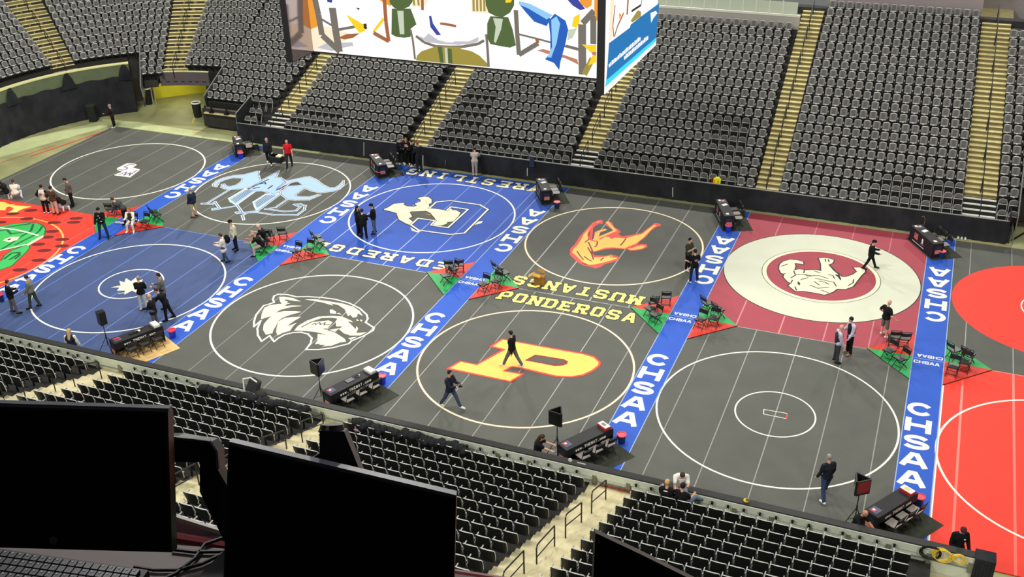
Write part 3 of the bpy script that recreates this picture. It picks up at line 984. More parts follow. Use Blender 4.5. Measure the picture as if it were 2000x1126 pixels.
FARN = ['rightmost far stair', 'second far stair from the right', 'far stair right of the video board', 'far stair under the video board', 'far stair at the left end of the board']
for n_, (xc, wd, sl, kt) in enumerate(FST):
    top = {0: 20, 1: 20, 2: 10, 3: 9, 4: 9}[n_]
    q = 0
    k = .3
    while k < top:
        k2 = k + (2.7 if n_ == 0 else 1.9)
        q += 1
        x = xc + sl * k
        z1, z2 = ffloor(math.floor(k)), ffloor(math.floor(k2))
        handrail([(x, FY0 + k * FD - .4, z1), (xc + sl * k2, FY0 + k2 * FD - .4, z2)], .88, .026,
                 'black handrail, ' + ORD[q] + ' from the floor, ' + FARN[n_], 'handrails of the far stairs', mid=(n_ != 0))
        k += 3.0
for a_, k0, lab in ((21.9, 5, 'corner stair above the tunnel'), (61.2, 7, 'leftmost corner stair')):
    q = 0
    k = k0 + .4
    while k < 20:
        q += 1
        p0, p1 = cpos(a_, k), cpos(a_, k + 1.9)
        handrail([p0, p1], .88, .024, 'dark handrail, ' + ORD[q] + ' from the bottom, ' + lab, 'handrails of the far stairs')
        k += 3.0

# ---- seat models -----------------------------------------------------
SSID = mat('seat_side_grey', (120, 119, 116), .5, .4)
SFAB = mat('seat_charcoal_upholstery', (98, 96, 95), 0.75, 0.25)
SSHELL = mat('seat_black_shell', (30, 31, 30), 0.45, 0.35)
SRIM = mat('seat_grey_rim', (214, 214, 208), 0.35, 0.5)  # grey plastic rim, painted brighter for the light on its top
SPAN = mat('seat_pan_lit_edge', (214, 214, 206), 0.4, 0.5)  # pan edge painted pale for the light it catches
SARM = mat('armrest_grey', (170, 172, 162), 0.4, 0.5)
SBRK = mat('seat_bracket_metal', (176, 178, 170), 0.35, 0.5)
FRAMEG = mat('frame_grey_tube', (176, 176, 170), 0.4, 0.5)


def seat_parts(far=False):
    """local: faces +y, origin on the row floor under the back"""
    P = {}
    b = MB()
    W_, T = .225, .032
    # curved, tapered shell, seen from both sides
    k_ = .87 if far else 1.0
    prof = [(.32, .17, .03), (.44, .205, .0), (.64, .225, -.045), (.78, .228, -.075), (.84, .20, -.092)]
    if far:
        prof = [(.49, .222, -.01), (.58, .226, -.03), (.68, .228, -.05), (.79, .228, -.075), (.84, .20, -.092)]
    prof = [(a, c * k_, d) for a, c, d in prof]
    nx = 5
    vs = []
    for side in (0, 1):
        for z, hw, y in prof:
            for i in range(nx):
                t = -1 + 2 * i / (nx - 1)
                vs.append((t * hw, y - .030 * (1 - t * t) + (T if side else 0), z - (.012 * t * t if z > .78 else 0)))
    n1 = len(prof) * nx
    fb, ff, rm, fs_ = [], [], [], []
    for r in range(len(prof) - 1):
        for i in range(nx - 1):
            q = (r * nx + i, r * nx + i + 1, (r + 1) * nx + i + 1, (r + 1) * nx + i)
            fb.append(q)
            (ff if 0 < i < nx - 2 else fs_).append(tuple(n1 + k for k in reversed(q)))
    for i in range(nx - 1):
        rm.append(((len(prof) - 1) * nx + i, (len(prof) - 1) * nx + i + 1, n1 + (len(prof) - 1) * nx + i + 1, n1 + (len(prof) - 1) * nx + i))
        fb.append((i + 1, i, n1 + i, n1 + i + 1))
    sd = []
    for r in range(len(prof) - 1):
        sd.append((r * nx, (r + 1) * nx, n1 + (r + 1) * nx, n1 + r * nx))
        sd.append(((r + 1) * nx + nx - 1, r * nx + nx - 1, n1 + r * nx + nx - 1, n1 + (r + 1) * nx + nx - 1))
    b.add(vs, fb, SSHELL)
    b.add(vs, ff, SFAB)
    b.add(vs, fs_, SSID)
    b.add(vs, rm + sd, SRIM)
    b.tube([(x_ * k_, y_, z_) for x_, y_, z_ in ((-.19, -.075, .82), (-.1, -.095, .84), (0, -.10, .844), (.1, -.095, .84), (.19, -.075, .82))], .018 if far else .012, SRIM, 5)
    P['backrest'] = b
    b = MB()
    b.box((0, .085, .40), (.38, .05, .20), SSHELL)
    b.prism([(-.16, .08, .50), (-.16, .115, .50), (-.05, .115, .50), (0, .135, .50), (.05, .115, .50), (.16, .115, .50), (.16, .08, .50)], (0, 0, .012), SPAN)
    if far:
        b.box((0, .12, .49), (.35, .03, .04), SPAN)
        b.box((0, .13, .465), (.09, .02, .05), SPAN)
    P['seat_pan'] = b
    b = MB()
    b.box((-.253, .10, .635), (.032, .28, .026), SARM)
    b.box((-.253, .09, .31), (.026, .07, .62), SSHELL)
    P['armrest'] = b
    b = MB()
    b.tube([(-.235, -.03, .60), (-.232, -.075, .57), (-.246, -.09, .53), (-.235, -.07, .49), (-.242, -.055, .44)], .009, SBRK, 4)
    P['bracket'] = b
    return P


SP = seat_parts()


def merged_template(parts, skip=()):
    b = MB()
    for n, p in parts.items():
        if n in skip:
            continue
        for m_ in range(len(p.mats)):
            pass
        o = len(b.v)
        b.v.extend(p.v)
        for f, mi_ in zip(p.f, p.m):
            b.f.append(tuple(o + k for k in f))
            b.m.append(b.mi(p.mats[mi_]))
    return b


def instances(name, sets):
    """one mesh from many placements (x, y, z, heading) of one or more templates"""
    CO, LV, LT, MI, base, mats_ = [], [], [], [], 0, []
    for tpl, xf in sets:
        V = np.array(tpl.v, dtype=np.float64)
        n, N = len(V), len(xf)
        X = np.array(xf)
        c, s_ = np.cos(X[:, 3]), np.sin(X[:, 3])
        out = np.empty((N, n, 3))
        out[:, :, 0] = V[None, :, 0] * c[:, None] - V[None, :, 1] * s_[:, None] + X[:, 0:1]
        out[:, :, 1] = V[None, :, 0] * s_[:, None] + V[None, :, 1] * c[:, None] + X[:, 1:2]
        out[:, :, 2] = V[None, :, 2] + X[:, 2:3]
        CO.append(out.ravel())
        lv = np.array([k for f in tpl.f for k in f])
        LV.append((lv[None, :] + base + (np.arange(N) * n)[:, None]).ravel())
        LT.append(np.tile(np.array([len(f) for f in tpl.f]), N))
        for mm in tpl.mats:
            if mm not in mats_:
                mats_.append(mm)
        MI.append(np.tile(np.array([mats_.index(tpl.mats[i]) for i in tpl.m]), N))
        base += N * n
    L, tot, mi_ = np.concatenate(LV), np.concatenate(LT), np.concatenate(MI)
    st_ = np.concatenate([[0], np.cumsum(tot)[:-1]])
    me = bpy.data.meshes.new(name)
    me.vertices.add(base)
    me.vertices.foreach_set('co', np.concatenate(CO))
    me.loops.add(len(L))
    me.loops.foreach_set('vertex_index', L.astype(np.int32))
    me.polygons.add(len(tot))
    me.polygons.foreach_set('loop_start', st_.astype(np.int32))
    me.polygons.foreach_set('loop_total', tot.astype(np.int32))
    for mm in mats_:
        me.materials.append(mm)
    me.polygons.foreach_set('material_index', mi_.astype(np.int32))
    me.update(calc_edges=True)
    o = bpy.data.objects.new(name, me)
    COL.objects.link(o)
    return o


# ---- far seat placements
def inpoly(x, y, P):
    r = False
    for i in range(len(P)):
        (x1, y1), (x2, y2) = P[i - 1], P[i]
        if (y1 > y) != (y2 > y) and x < (x2 - x1) * (y - y1) / (y2 - y1) + x1:
            r = not r
    return r


LOOPP = [[(550, 203), (674, 214), (652, 268), (535, 258)], [(920, 172), (968, 176), (935, 262), (868, 258)], [(866, 258), (1125, 290), (1110, 330), (845, 292)],
         [(1150, 284), (1440, 322), (1425, 374), (1140, 334)], [(1398, 220), (1464, 230), (1434, 335), (1366, 318)], [(1716, 336), (1888, 360), (1884, 418), (1702, 402)],
         [(1945, 376), (1985, 383), (1985, 428), (1950, 428)], [(490, 192), (532, 198), (520, 255), (470, 255)]]
far_seats, loop_seats = [], []
SECN = {0: 'nearest the tunnel', 1: 'under the left board half', 2: 'under the right board half', 3: 'right of the board', 4: 'left of rightmost stair', 5: 'right of rightmost stair'}
SECT = [  # left edge, right edge (first and last seat centre), slopes, k range
    (0, -41.2, -36.75, 0, .134, 2, 22), (1, -34.2, -26.2, .035, .047, 0, 18), (2, -24.05, -15.45, .085, -.026, 0, 18), (3, -13.5, -4.83, .029, -.018, 0, 18),
    (4, -3.026, 5.664, .004, -.028, 0, 21), (5, 7.75, 15.5, -.03, 0, 0, 19)]
for sid, xa, xb, sa, sb, k0, k1 in SECT:
    for k in range(k0, k1):
        a_, c_ = xa + sa * k, xb + sb * k
        if sid == 5 and k < 3:
            c_ = 8.0 + .0 * k
        n = max(1, int(round((c_ - a_) / FPIT)))
        kk = k + (.35 if sid == 0 else 0)
        for i in range(n + 1):
            x = a_ + i * FPIT if sid == 5 else a_ + (c_ - a_) * i / n
            p = fpos(x, kk)
            px, py, _ = proj(p + Vector((0, -.05, .62)))
            if px > 2060 or px < -60 or py < -40:
                if sid != 1:
                    continue
            if any(inpoly(px, py, P) for P in LOOPP):
                loop_seats.append((p, pi, sid, k, i, n))
            else:
                far_seats.append((p.x, p.y, p.z, pi))
for x_, k_ in ((-37.3, 0), (-36.8, 0), (-37.3, 1), (-36.8, 1)):
    loop_seats.append((fpos(x_, k_), pi, 0, k_, 0 if x_ < -37 else 1, 1))
for k in range(5, 22):
    kk = k + .35
    r = RC + kk * FD
    st_ = math.degrees(FPIT / r)
    for a0, a1 in ((1.5, 16.6), (27.6, 56.3), (66.2, 95)):
        if k < 8:
            a1 = min(a1, 34.0)
        if k == 5 and a0 < 20:
            continue
        if a1 <= a0:
            continue
        n = int(round((a1 - a0) / st_))
        for i in range(n + 1):
            an = a0 + (a1 - a0) * i / max(1, n)
            p = cpos(an, kk)
            px, py, _ = proj(p + Vector((0, 0, .62)))
            if px < -60 or py < -40:
                continue
            far_seats.append((p.x, p.y, p.z, pi + R(an)))

# ---- loop-frame portable chairs on the lower rows
e0 = empty('portable_seat', (0, 0, 0))
bb = MB()
bb.tube([(-.20, .20, 0), (-.215, .0, .45), (-.205, -.05, .70), (-.15, -.07, .81), (0, -.08, .845), (.15, -.07, .81), (.205, -.05, .70), (.215, .0, .45), (.20, .20, 0)], .016, FRAMEG, 6)
bb.tube([(-.20, .06, .60), (.20, .06, .60)], .018, SRIM, 5)
bb.build('frame', e0)
bb = MB()
bb.prism([(-.185, -.045, .63), (.185, -.045, .63), (.18, -.055, .74), (.12, -.065, .80), (0, -.07, .82), (-.12, -.065, .80), (-.18, -.055, .74)], (0, .03, 0), SFAB)
bb.build('backrest', e0)
bb = MB()
bb.box((0, .06, .44), (.36, .05, .30), SSHELL)
bb.build('seat_pan', e0)
reg(e0)
first = True
for p, h, sid, k, i, n in loop_seats:
    o = e0 if first else copy_tree(e0)
    first = False
    o.location = p
    o.rotation_euler = (0, 0, h)
    tag(o, 'loop-framed seat, %s row, %s from right, block %s' % (ORD[k + 1], ORD[min(20, n - i + 1)], SECN[sid]), 'seat', 'portable seats on the far lower rows')

# ---- near terrace
b = MB()
NK = 16
for k in range(NK):
    yb, yf = NY0 - k * ND - .16, NY0 - k * ND + .54
    if k == 0:
        yf = -7.38
    b.box2((-42, yb, -.2), (5.9, yf, nfloor(k)), TERR)
b.box2((5.9, -12, -.2), (14, -7.38, .45), STEPN)
struct(b.build('seating_terrace'))
NST = [(-4.12, 1.75, -.047, 'right near stair'), (-14.85, 1.3, -.06, 'middle near stair'), (-25.1, 1.5, -.08, 'left near stair')]
for xc, wd, sl, nm in NST:
    b = MB()
    for k in range(NK):
        x = xc + sl * k
        yb, yf = NY0 - k * ND - .16, NY0 - k * ND + .54
        if k == 0:
            yf = -7.38
        b.box2((x - wd / 2, yb, nfloor(k) - .25), (x + wd / 2, yf + .01, nfloor(k) + .012), STEPN)
        b.box2((x - wd / 2, yf - .32, nfloor(max(0, k - 1)) - .02), (x + wd / 2, yf + .30 if k else yf, nfloor(k) - NH / 2 + .012), STEPN)
    tag(b.build('aisle_stair'), 'blotchy cream concrete aisle, the ' + nm, 'stairs', 'near stand aisle stairs')
    q = 0
    for k in (.35, 3.3, 6.2, 9.1):
        q += 1
        k2 = k + 1.75
        p0 = (xc + sl * k2 - .05, NY0 - k2 * ND + .3, nfloor(math.floor(k2)))
        p1 = (xc + sl * k - .05, NY0 - k * ND + .3, nfloor(math.floor(k)))
        handrail([p0, p1], .92, .024, 'black tube handrail on the ' + nm + ', ' + ORD[q] + ' from the barrier', 'handrails of the near stairs', RAIL if q < 5 else RAILG)

# ---- near seats
near = []
for nm, xa, xb, sa, sb, n0 in (('right', -3.10, None, -.047, 0, 17), ('middle', None, -5.17, 0, -.047, 18), ('left', None, -15.62, 0, -.05, 17), ('far left', None, -26.15, 0, -.06, 20)):
    for k in range(0, 14):
        for i in range(n0 + (1 if (nm == 'left' and k > 4) else 0)):
            if xa is not None:
                x = xa + sa * k + .509 * i
                lab_i, sd = i + 1, 'left'
            else:
                x = xb + sb * k - .509 * i
                lab_i, sd = i + 1, 'right'
            near.append((x, k, lab_i, sd, nm))
MONP = [[(-10, 790), (328, 802), (336, 1080), (-10, 1070)], [(445, 868), (892, 976), (886, 1140), (436, 1140)], [(1158, 1038), (1250, 1080), (1345, 1140), (1150, 1140)]]
cand, rest = [], []
for t in near:
    x, k, li, sd, nm = t
    p = Vector((x, NY0 - k * ND + .09, nfloor(k)))
    px, py, dist = proj(p + Vector((0, -.1, .75)))
    vis = -10 < px < 2010 and py < 1135 and not any(inpoly(px, py, P) for P in MONP)
    if vis:
        cand.append((dist, p, t))
    elif -60 < px < 2060 and py < 1220:
        rest.append(p)
cand.sort(key=lambda c: c[0])
e0 = empty('stadium_seat', (0, 0, 0))
for n_, p_ in SP.items():
    o = p_.build(n_, e0)
reg(e0)
first = True
SEATG = 'black tip-up seats of the near stand'
for dist, p, (x, k, li, sd, nm) in cand[:300]:
    o = e0 if first else copy_tree(e0)
    first = False
    o.location = p
    tag(o, 'black tip-up seat, %s from %s end, %s row, %s near block' % (ORD[li], sd, ORD[k + 1], nm), 'seat', SEATG)
xf = [(p.x, p.y, p.z, 0.0) for _, p, _ in cand[300:]] + [(p.x, p.y, p.z, 0.0) for p in rest]
o = instances('stadium_seat', [(merged_template(seat_parts(True)), far_seats), (merged_template(SP), xf)])
tag(o, 'rows of charcoal tip-up seats filling the far stand and the left near blocks', 'seat', kind='stuff')

# cup holders on the rail in front of the first near row
CUPM = mat('cup_holder_black', (18, 18, 20), .4)
e0 = empty('cup_holder', (0, 0, 0))
bb = MB()
bb.tube([(0, 0, .0), (0, 0, .35), (0, .06, .42)], .014, SBRK, 5)
bb.build('stem', e0)
bb = MB()
bb.cyl((0, .10, .40), (0, .10, .50), .035, CUPM, .045, 10)
bb.build('cup', e0)
reg(e0)
first = True
for x, k, li, sd, nm in near:
    if k == 0:
        o = e0 if first else copy_tree(e0)
        first = False
        o.location = (x - .25, -7.62, nfloor(0))
        tag(o, 'black cup holder before %s seat from %s end, %s near block' % (ORD[li], sd, nm), 'cup holder', 'cup holders along the near barrier')

# ---- near barrier
BW = mat('barrier_white_panel', (214, 220, 200), .5, .4, .05, 2.0)
BW2 = mat('barrier_grey_rail', (140, 146, 132), .5, .4)
BCAP = mat('barrier_cap_black', (44, 43, 42), .55, .35, .1, 3)
b = MB()
XB0, XB1 = -42, 7.35
b.box2((XB0, -7.36, -.045), (XB1, -7.18, 1.36), BW)
b.box2((XB0, -7.43, 1.10), (XB1, -7.36, 1.36), BW)
b.box2((XB0, -7.40, .90), (XB1, -7.36, .94), BW2)
for i in range(42):
    x = XB0 + .6 + i * 1.18
    b.box2((x - .07, -7.455, .80), (x + .07, -7.36, 1.18), mat('barrier_bracket', (120, 122, 100), .5))
wall_near = struct(b.build('wall_near'))
b = MB()
b.box2((XB0, -7.40, 1.36), (XB1, -7.12, 1.41), BCAP)
b.box2((XB0, -7.15, .2), (XB1, -7.12, 1.38), BCAP)
struct(b.build('trim_1'))
# black drape over the right end of the barrier
b = MB()
b.box2((7.05, -7.52, .25), (7.62, -7.05, 1.47), DRAPE)
for i in range(6):
    b.tube([(7.1 + i * .09, -7.53, 1.4), (7.08 + i * .095, -7.54, .3)], .025, DRAPE, 5)
tag(b.build('barrier_drape'), 'black cloth draped over the right end of the near barrier', 'drape')

# ---- far barrier drape wall
b = MB()
n = 420
vs, fs = [], []
x0_, x1_ = -37.75, 8.1
for i in range(n + 1):
    x = x0_ + (x1_ - x0_) * i / n
    o1 = .02 * math.sin(x * 5.1) + .015 * math.sin(x * 13.7 + 1)
    vs += [(x, 18.74, 1.17), (x, 18.72 + o1 * .5, .7), (x, 18.68 + o1, -.04)]
for i in range(n):
    for j in (0, 1):
        fs.append((i * 3 + j, i * 3 + j + 1, (i + 1) * 3 + j + 1, (i + 1) * 3 + j))
b.add(vs, fs, DRAPE)
b.box2((x0_, 18.74, 0), (x1_, 18.80, 1.17), DRAPE)
b.box2((x0_, 18.71, 1.165), (x1_, 18.80, 1.20), RAILG)
b.box2((x1_, 18.7, -.04), (x1_ + .05, 20.8, 1.5), DRAPE)
struct(b.build('wall_far'))

# ---- end wall: arc with olive band above black drape
OLIVE = mat('end_wall_olive', (98, 108, 82), .8, .2, .08, 1.5)
b = MB()
RW = 10.55
for z0, z1, m_, dr in ((-.04, 2.55, DRAPE, -.06), (2.5, 3.36, OLIVE, 0.0), (3.36, 3.44, mat('end_wall_top_strip', (222, 218, 160), .5), -.03)):
    vs, fs = [], []
    n = 60
    for i in range(n + 1):
        a = 39.6 + (112 - 39.6) * i / n
        rr = RW + dr + (.03 * math.sin(i * 1.9) if m_ is DRAPE else 0)
        ca, sa = math.cos(R(a)), math.sin(R(a))
        for r, z in ((rr, z0), (rr, z1 - (.05 * math.sin(i * .9) if m_ is DRAPE else 0)), (RW + .4, z1), (RW + .4, z0)):
            vs.append((XC - r * sa, YC_ + r * ca, z))
    for i in range(n):
        for j in range(4):
            fs.append((i * 4 + j, i * 4 + (j + 1) % 4, (i + 1) * 4 + (j + 1) % 4, (i + 1) * 4 + j))
    fs += [(0, 1, 2, 3), (n * 4 + 3, n * 4 + 2, n * 4 + 1, n * 4)]
    b.add(vs, fs, m_)
# dark guard between wall top and first row
vs, fs = [], []
for i in range(31):
    a = 39.6 + (112 - 39.6) * i / 30
    r = RW + .42
    vs += [(XC - r * math.sin(R(a)), YC_ + r * math.cos(R(a)), 3.3), (XC - r * math.sin(R(a)), YC_ + r * math.cos(R(a)), 3.72)]
for i in range(30):
    fs.append((2 * i, 2 * i + 1, 2 * i + 3, 2 * i + 2))
b.add(vs, fs, SSHELL)
struct(b.build('wall_left'))
# hanging black cloth knots on the end wall
for a, lab in ((62, 'bunched black cloth hanging on the olive end wall below the leftmost stair'), (41.5, 'bunched black cloth at the right corner of the olive end wall'), (84, 'bunched black cloth on the olive end wall at the left picture edge')):
    b = MB()
    for j in range(9):
        aa = a + (j - 4) * .10
        a2 = a + (j - 4) * .38
        a3 = a + (j - 4) * .62
        r = RW - .07
        b.tube([(XC - r * math.sin(R(aa)), YC_ + r * math.cos(R(aa)), 3.38), (XC - r * math.sin(R(a2)), YC_ + r * math.cos(R(a2)), 2.95), (XC - (r - .04) * math.sin(R(a3)), YC_ + (r - .04) * math.cos(R(a3)), 2.3)], [.03, .045, .06], DRAPE, 6)
    tag(b.build('cloth_bundle'), lab, 'cloth')

# ---- tunnel in the corner
YW = mat('tunnel_yellow_wall', (232, 222, 64), .5, .3, .05, 1.0)
FASC = mat('tunnel_fascia_grey', (92, 84, 88), .7, .3)
b = MB()
pA, pB = onz(302, 193, -.04), onz(393, 181, -.04)
d_ = (pB - pA).normalized()
ex = 3.0
b.prism([pA - d_ * .0, pB + d_ * .4, pB + d_ * .4 + Vector((0, 0, 2.6)), pA + Vector((0, 0, 2.6))], Vector((-d_.y, d_.x, 0)) * .3, YW)
b.prism([pA - d_ * 3, pA, pA + Vector((0, 0, 3)), pA - d_ * 3 + Vector((0, 0, 3))], Vector((-d_.y, d_.x, 0)) * .3, FASC)
b.prism([pB + d_ * .4, pB + d_ * 4, pB + d_ * 4 + Vector((0, 0, 3)), pB + d_ * .4 + Vector((0, 0, 3))], Vector((-d_.y, d_.x, 0)) * .3, FASC)
struct(b.build('wall_tunnel'))
b = MB()


def arcplate(b, a0, a1, r, z0, z1, m_, th=.12):
    n = max(2, int((a1 - a0) / 3))
    vs, fs = [], []
    for i in range(n + 1):
        a = R(a0 + (a1 - a0) * i / n)
        for rr, z in ((r, z0), (r, z1), (r + th, z1), (r + th, z0)):
            vs.append((XC - rr * math.sin(a), YC_ + rr * math.cos(a), z))
    for i in range(n):
        for j in range(4):
            fs.append((i * 4 + j, i * 4 + (j + 1) % 4, (i + 1) * 4 + (j + 1) % 4, (i + 1) * 4 + j))
    fs += [(0, 1, 2, 3), (n * 4 + 3, n * 4 + 2, n * 4 + 1, n * 4)]
    b.add(vs, fs, m_)


rf = RC + 6.35 * FD - .55
zf = ffloor(6.35)
arcplate(b, 7, 28, rf, zf - .85, zf + .10, FASC)
arcplate(b, 7, 28, rf - .02, zf + .10, zf + .16, mat('tunnel_edge_strip', (222, 218, 160), .5))
arcplate(b, 29, 34.5, rf, zf - .9, zf + .12, SSHELL)
arcplate(b, 0, 7, rf, zf - .9, zf + .12, SSHELL)
for j in range(4):
    arcplate(b, 29, 34.5, rf - .04, zf - .8 + j * .2, zf - .74 + j * .2, RAIL)
    arcplate(b, 0, 7, rf - .04, zf - .8 + j * .2, zf - .74 + j * .2, RAIL)
arcplate(b, -2, 36, rf, zf - .62, zf - .55, SSHELL, 4.0)
struct(b.build('wall_tunnel'))
l = bpy.data.lights.new('tunnel_lamp', 'POINT')
l.energy = 150
l.color = (1, .95, .6)
l.shadow_soft_size = .9
lo = bpy.data.objects.new('tunnel_lamp', l)
COL.objects.link(lo)
lo.location = (pA + pB) / 2 - Vector((-d_.y, d_.x, 0)) * 1.6 + Vector((0, 0, 2.0))
# sloping guard walls on both sides of the tunnel
for ang, k0, k1, lab in ((0.0, 1.8, 6.0, 'sloping dark guard wall with grey rail right of the yellow tunnel'), (35.0, 3.0, 9.0, 'sloping dark guard wall with grey rail left of the yellow tunnel')):
    e = empty('guard_wall', cpos(ang, k0))
    tag(e, lab, 'guard wall')
    p0, p1 = cpos(ang, k0), cpos(ang, k1)
    o_ = Vector(p0)
    b = MB()
    side = Vector((math.cos(R(ang)), math.sin(R(ang)), 0)) * .08
    if ang == 0:
        pts = [Vector((p0.x, p0.y, -.04)), Vector((p1.x, p1.y, .8)), p1 + Vector((0, 0, .75)), p0 + Vector((0, 0, .75))]
    else:
        pts = [p0 + Vector((0, 0, -.6)), p1 + Vector((0, 0, -.6)), p1 + Vector((0, 0, .75)), p0 + Vector((0, 0, .75))]
    b.prism([q - o_ for q in pts], side, mat('guard_wall_dark', (46, 50, 50), .5, .4))
    b.build('panel', e)
    b = MB()
    b.tube([p0 - o_ + Vector((0, 0, .05)) + side, p0 - o_ + Vector((0, 0, .82)), p1 - o_ + Vector((0, 0, .82))], .035, RAILG, 6)
    b.build('rail', e)

# low front of the corner block, right of the tunnel
b = MB()
pf = onz(405, 238, -.04)
yw = 19.95
GW = mat('low_wall_grey', (116, 108, 104), .7, .3)
b.box2((-41.2, yw + .3, -.04), (-37.7, yw + .5, 1.35), GW)
b.box2((-41.2, yw + .0, 1.05), (-37.7, yw + .6, 1.12), STEP)
b.box2((-41.2, yw + .26, -.04), (-37.7, yw + .3, .42), SSHELL)
b.box2((-41.0, yw + .45, 1.35), (-37.7, yw + .5, 1.78), SSHELL)
struct(b.build('wall_corner'))
for i, x in enumerate((-40.6, -39.4, -38.2)):
    b = MB()
    b.box2((x - .04, yw + .05, 1.12), (x + .04, yw + .13, 1.9), RAIL)
    b.box2((x - .16, yw - .02, 1.12), (x + .16, yw + .2, 1.2), RAIL)
    tag(b.build('guard_post'), 'short black guard post below the corner block, ' + ORD[i + 1] + ' from the tunnel', 'post', 'guard posts of the corner block')
b = MB()
b.prism([(-37.72, 18.75, .6), (-37.72, 20.6, .6), (-37.72, 20.6, 2.4), (-37.72, 18.75, 1.75)], (.06, 0, 0), mat('mesh_panel', (30, 34, 34), .5))
b.tube([(-37.69, 18.75, 0), (-37.69, 18.75, 1.8), (-37.69, 20.8, 2.5)], .035, RAILG, 6)
tag(b.build('mesh_barrier'), 'dark mesh barrier closing the left end of the far lower rows', 'barrier')

e = empty('mesh_barrier', (8.42, 18.8, 0))
tag(e, 'dark mesh barrier with pale top rail at the right end of the far drape', 'barrier')
b = MB()
b.prism([(0, 0, .5), (0, 2.6, .5), (0, 2.6, 3.0), (0, 0, 1.5)], (.05, 0, 0), mat('mesh_panel', (30, 34, 34), .5))
b.build('panel', e)
b = MB()
b.tube([(0.02, -.02, -.04), (.02, -.02, 1.55), (.02, 2.7, 3.08)], .035, RAILG, 6)
b.build('rail', e)
# ---- back walls above the far rows
b = MB()
zt = ffloor(18)
b.box2((XC, FY0 + 18 * FD - .1, zt - 1), (-4.6, FY0 + 18 * FD + .1, zt + .75), mat('upper_wall_grey', (168, 164, 156), .7))
b.box2((XC, FY0 + 18 * FD - .14, zt + .75), (-4.6, FY0 + 18 * FD + .14, zt + .85), mat('upper_wall_cap', (214, 214, 200), .5))
zt2 = ffloor(21)
b.box2((-3.3, FY0 + 21 * FD - .2, zt2 - 1), (5.4, FY0 + 21 * FD, zt2 + 3), WALLG)
b.box2((7.2, FY0 + 19 * FD - .2, ffloor(19) - 1), (16, FY0 + 19 * FD, ffloor(19) + .35), WALLG)
b.box2((-3.3, FY0 + 26 * FD, 5), (16, FY0 + 26.3 * FD, 12), WALLG)
b.box2((5.4, FY0 + 20.5 * FD, zt2 - .4), (7.2, FY0 + 26 * FD, zt2 - .2), STEP)
struct(b.build('wall_back'))
b = MB()
b.box2((-42, FY0 + 18 * FD + .1, zt - .2), (-4.6, FY0 + 26 * FD, zt + .02), STEP)
struct(b.build('floor'))
for i, (a_, c_) in enumerate(((1300, 1560), )):
    b = MB()
    for j in range(12):
        x = -14.5 + j * .8
        b.box2((x, FY0 + 18 * FD, zt + .85), (x + .05, FY0 + 18 * FD + .05, zt + 1.7), mat('upper_wall_cap', (214, 214, 200), .5))
    b.box2((-15, FY0 + 18 * FD + .01, zt + .9), (-4.8, FY0 + 18 * FD + .02, zt + 1.6), mat('rail_glass', (190, 200, 180), .1, .5))
    tag(b.build('guard_rail'), 'pale panelled guard rail above the block right of the video board', 'guard rail')
for j in range(6):
    b = MB()
    x = -12.6 + j * 1.35
    b.stroke([(x, FY0 + 19.2 * FD), (x + .9, FY0 + 21 * FD)], .12, zt + .03, TY, ext=False)
    tag(b.build('floor_tape'), 'yellow floor stripe behind the upper rail, %s from the left' % ORD[j + 1], 'tape', 'yellow stripes behind the upper rail')
# ------------------------------------------------------------------ hanging video board
def scr(name, col, s=1.0):
    return mat('screen_' + name, (8, 8, 8), .6, .1, emit=col, estr=s)


SWH = scr('white', (255, 252, 246), 1.25)
SWA = scr('warm', (255, 236, 206), 1.15)
SOR = scr('orange', (244, 160, 60), 1.1)
SBR = scr('brown', (176, 110, 72), 1.0)
SGN = scr('bottle_green', (92, 112, 66), 1.0)
SGL = scr('pale_green', (204, 214, 190), 1.1)
SOL = scr('olive', (172, 156, 72), 1.0)
SGY = scr('grey', (128, 122, 112), 1.0)
SLG = scr('light_grey', (200, 198, 206), 1.1)
SYE = scr('yellow', (255, 216, 40), 1.1)
SBL = scr('denim_blue', (44, 104, 200), 1.0)
SSK = scr('light_denim', (150, 208, 250), 1.1)
SDK = scr('dark', (60, 50, 48), 1.0)
SIN = scr('indigo', (70, 76, 170), 1.0)
SPK = scr('brick', (206, 138, 112), 1.0)
SAD = scr('ad_blue', (40, 128, 196), 1.0)
SAC = scr('ad_cyan', (70, 226, 246), 1.1)
BFRM = mat('board_black_frame', (32, 30, 32), .5, .4)
BZ0, BZ1 = 10.45, 16.5
BX0, BX1 = -22.95, -8.42
BYF, BYS, BYB = 4.35, 6.1, 11.9
board = empty('video_board', ((BX0 + BX1) / 2, 8, BZ0))
tag(board, 'huge hanging video board showing a bright lounge scene, above the mats', 'video board')
BO = Vector(board.location)


def bloc(b):
    b.v = [tuple(Vector(v) - BO) for v in b.v]
    return b


b = MB()
b.box2((BX0 + .02, BYS + .05, BZ0 + .05), (BX1 - .06, BYB, BZ1), BFRM)
b.box2((BX0 - .28, BYF, BZ0 - .02), (BX0, BYB, BZ1), BFRM)
b.box2((BX1 - .36, BYF, BZ0 - .02), (BX1 - .03, BYS + .2, BZ1), BFRM)
b.box2((BX0, BYS, BZ0 - .02), (BX1 - .05, BYS + .1, BZ0 + .05), BFRM)
bloc(b).build('housing', board)
b = MB()
b.box2((BX0, BYF + .04, BZ0 + .02), (BX0 + .02, BYS, BZ1), mat('board_gloss_panel', (176, 160, 158), .12, .8, metal=.85))
bloc(b).build('side_panel', board)


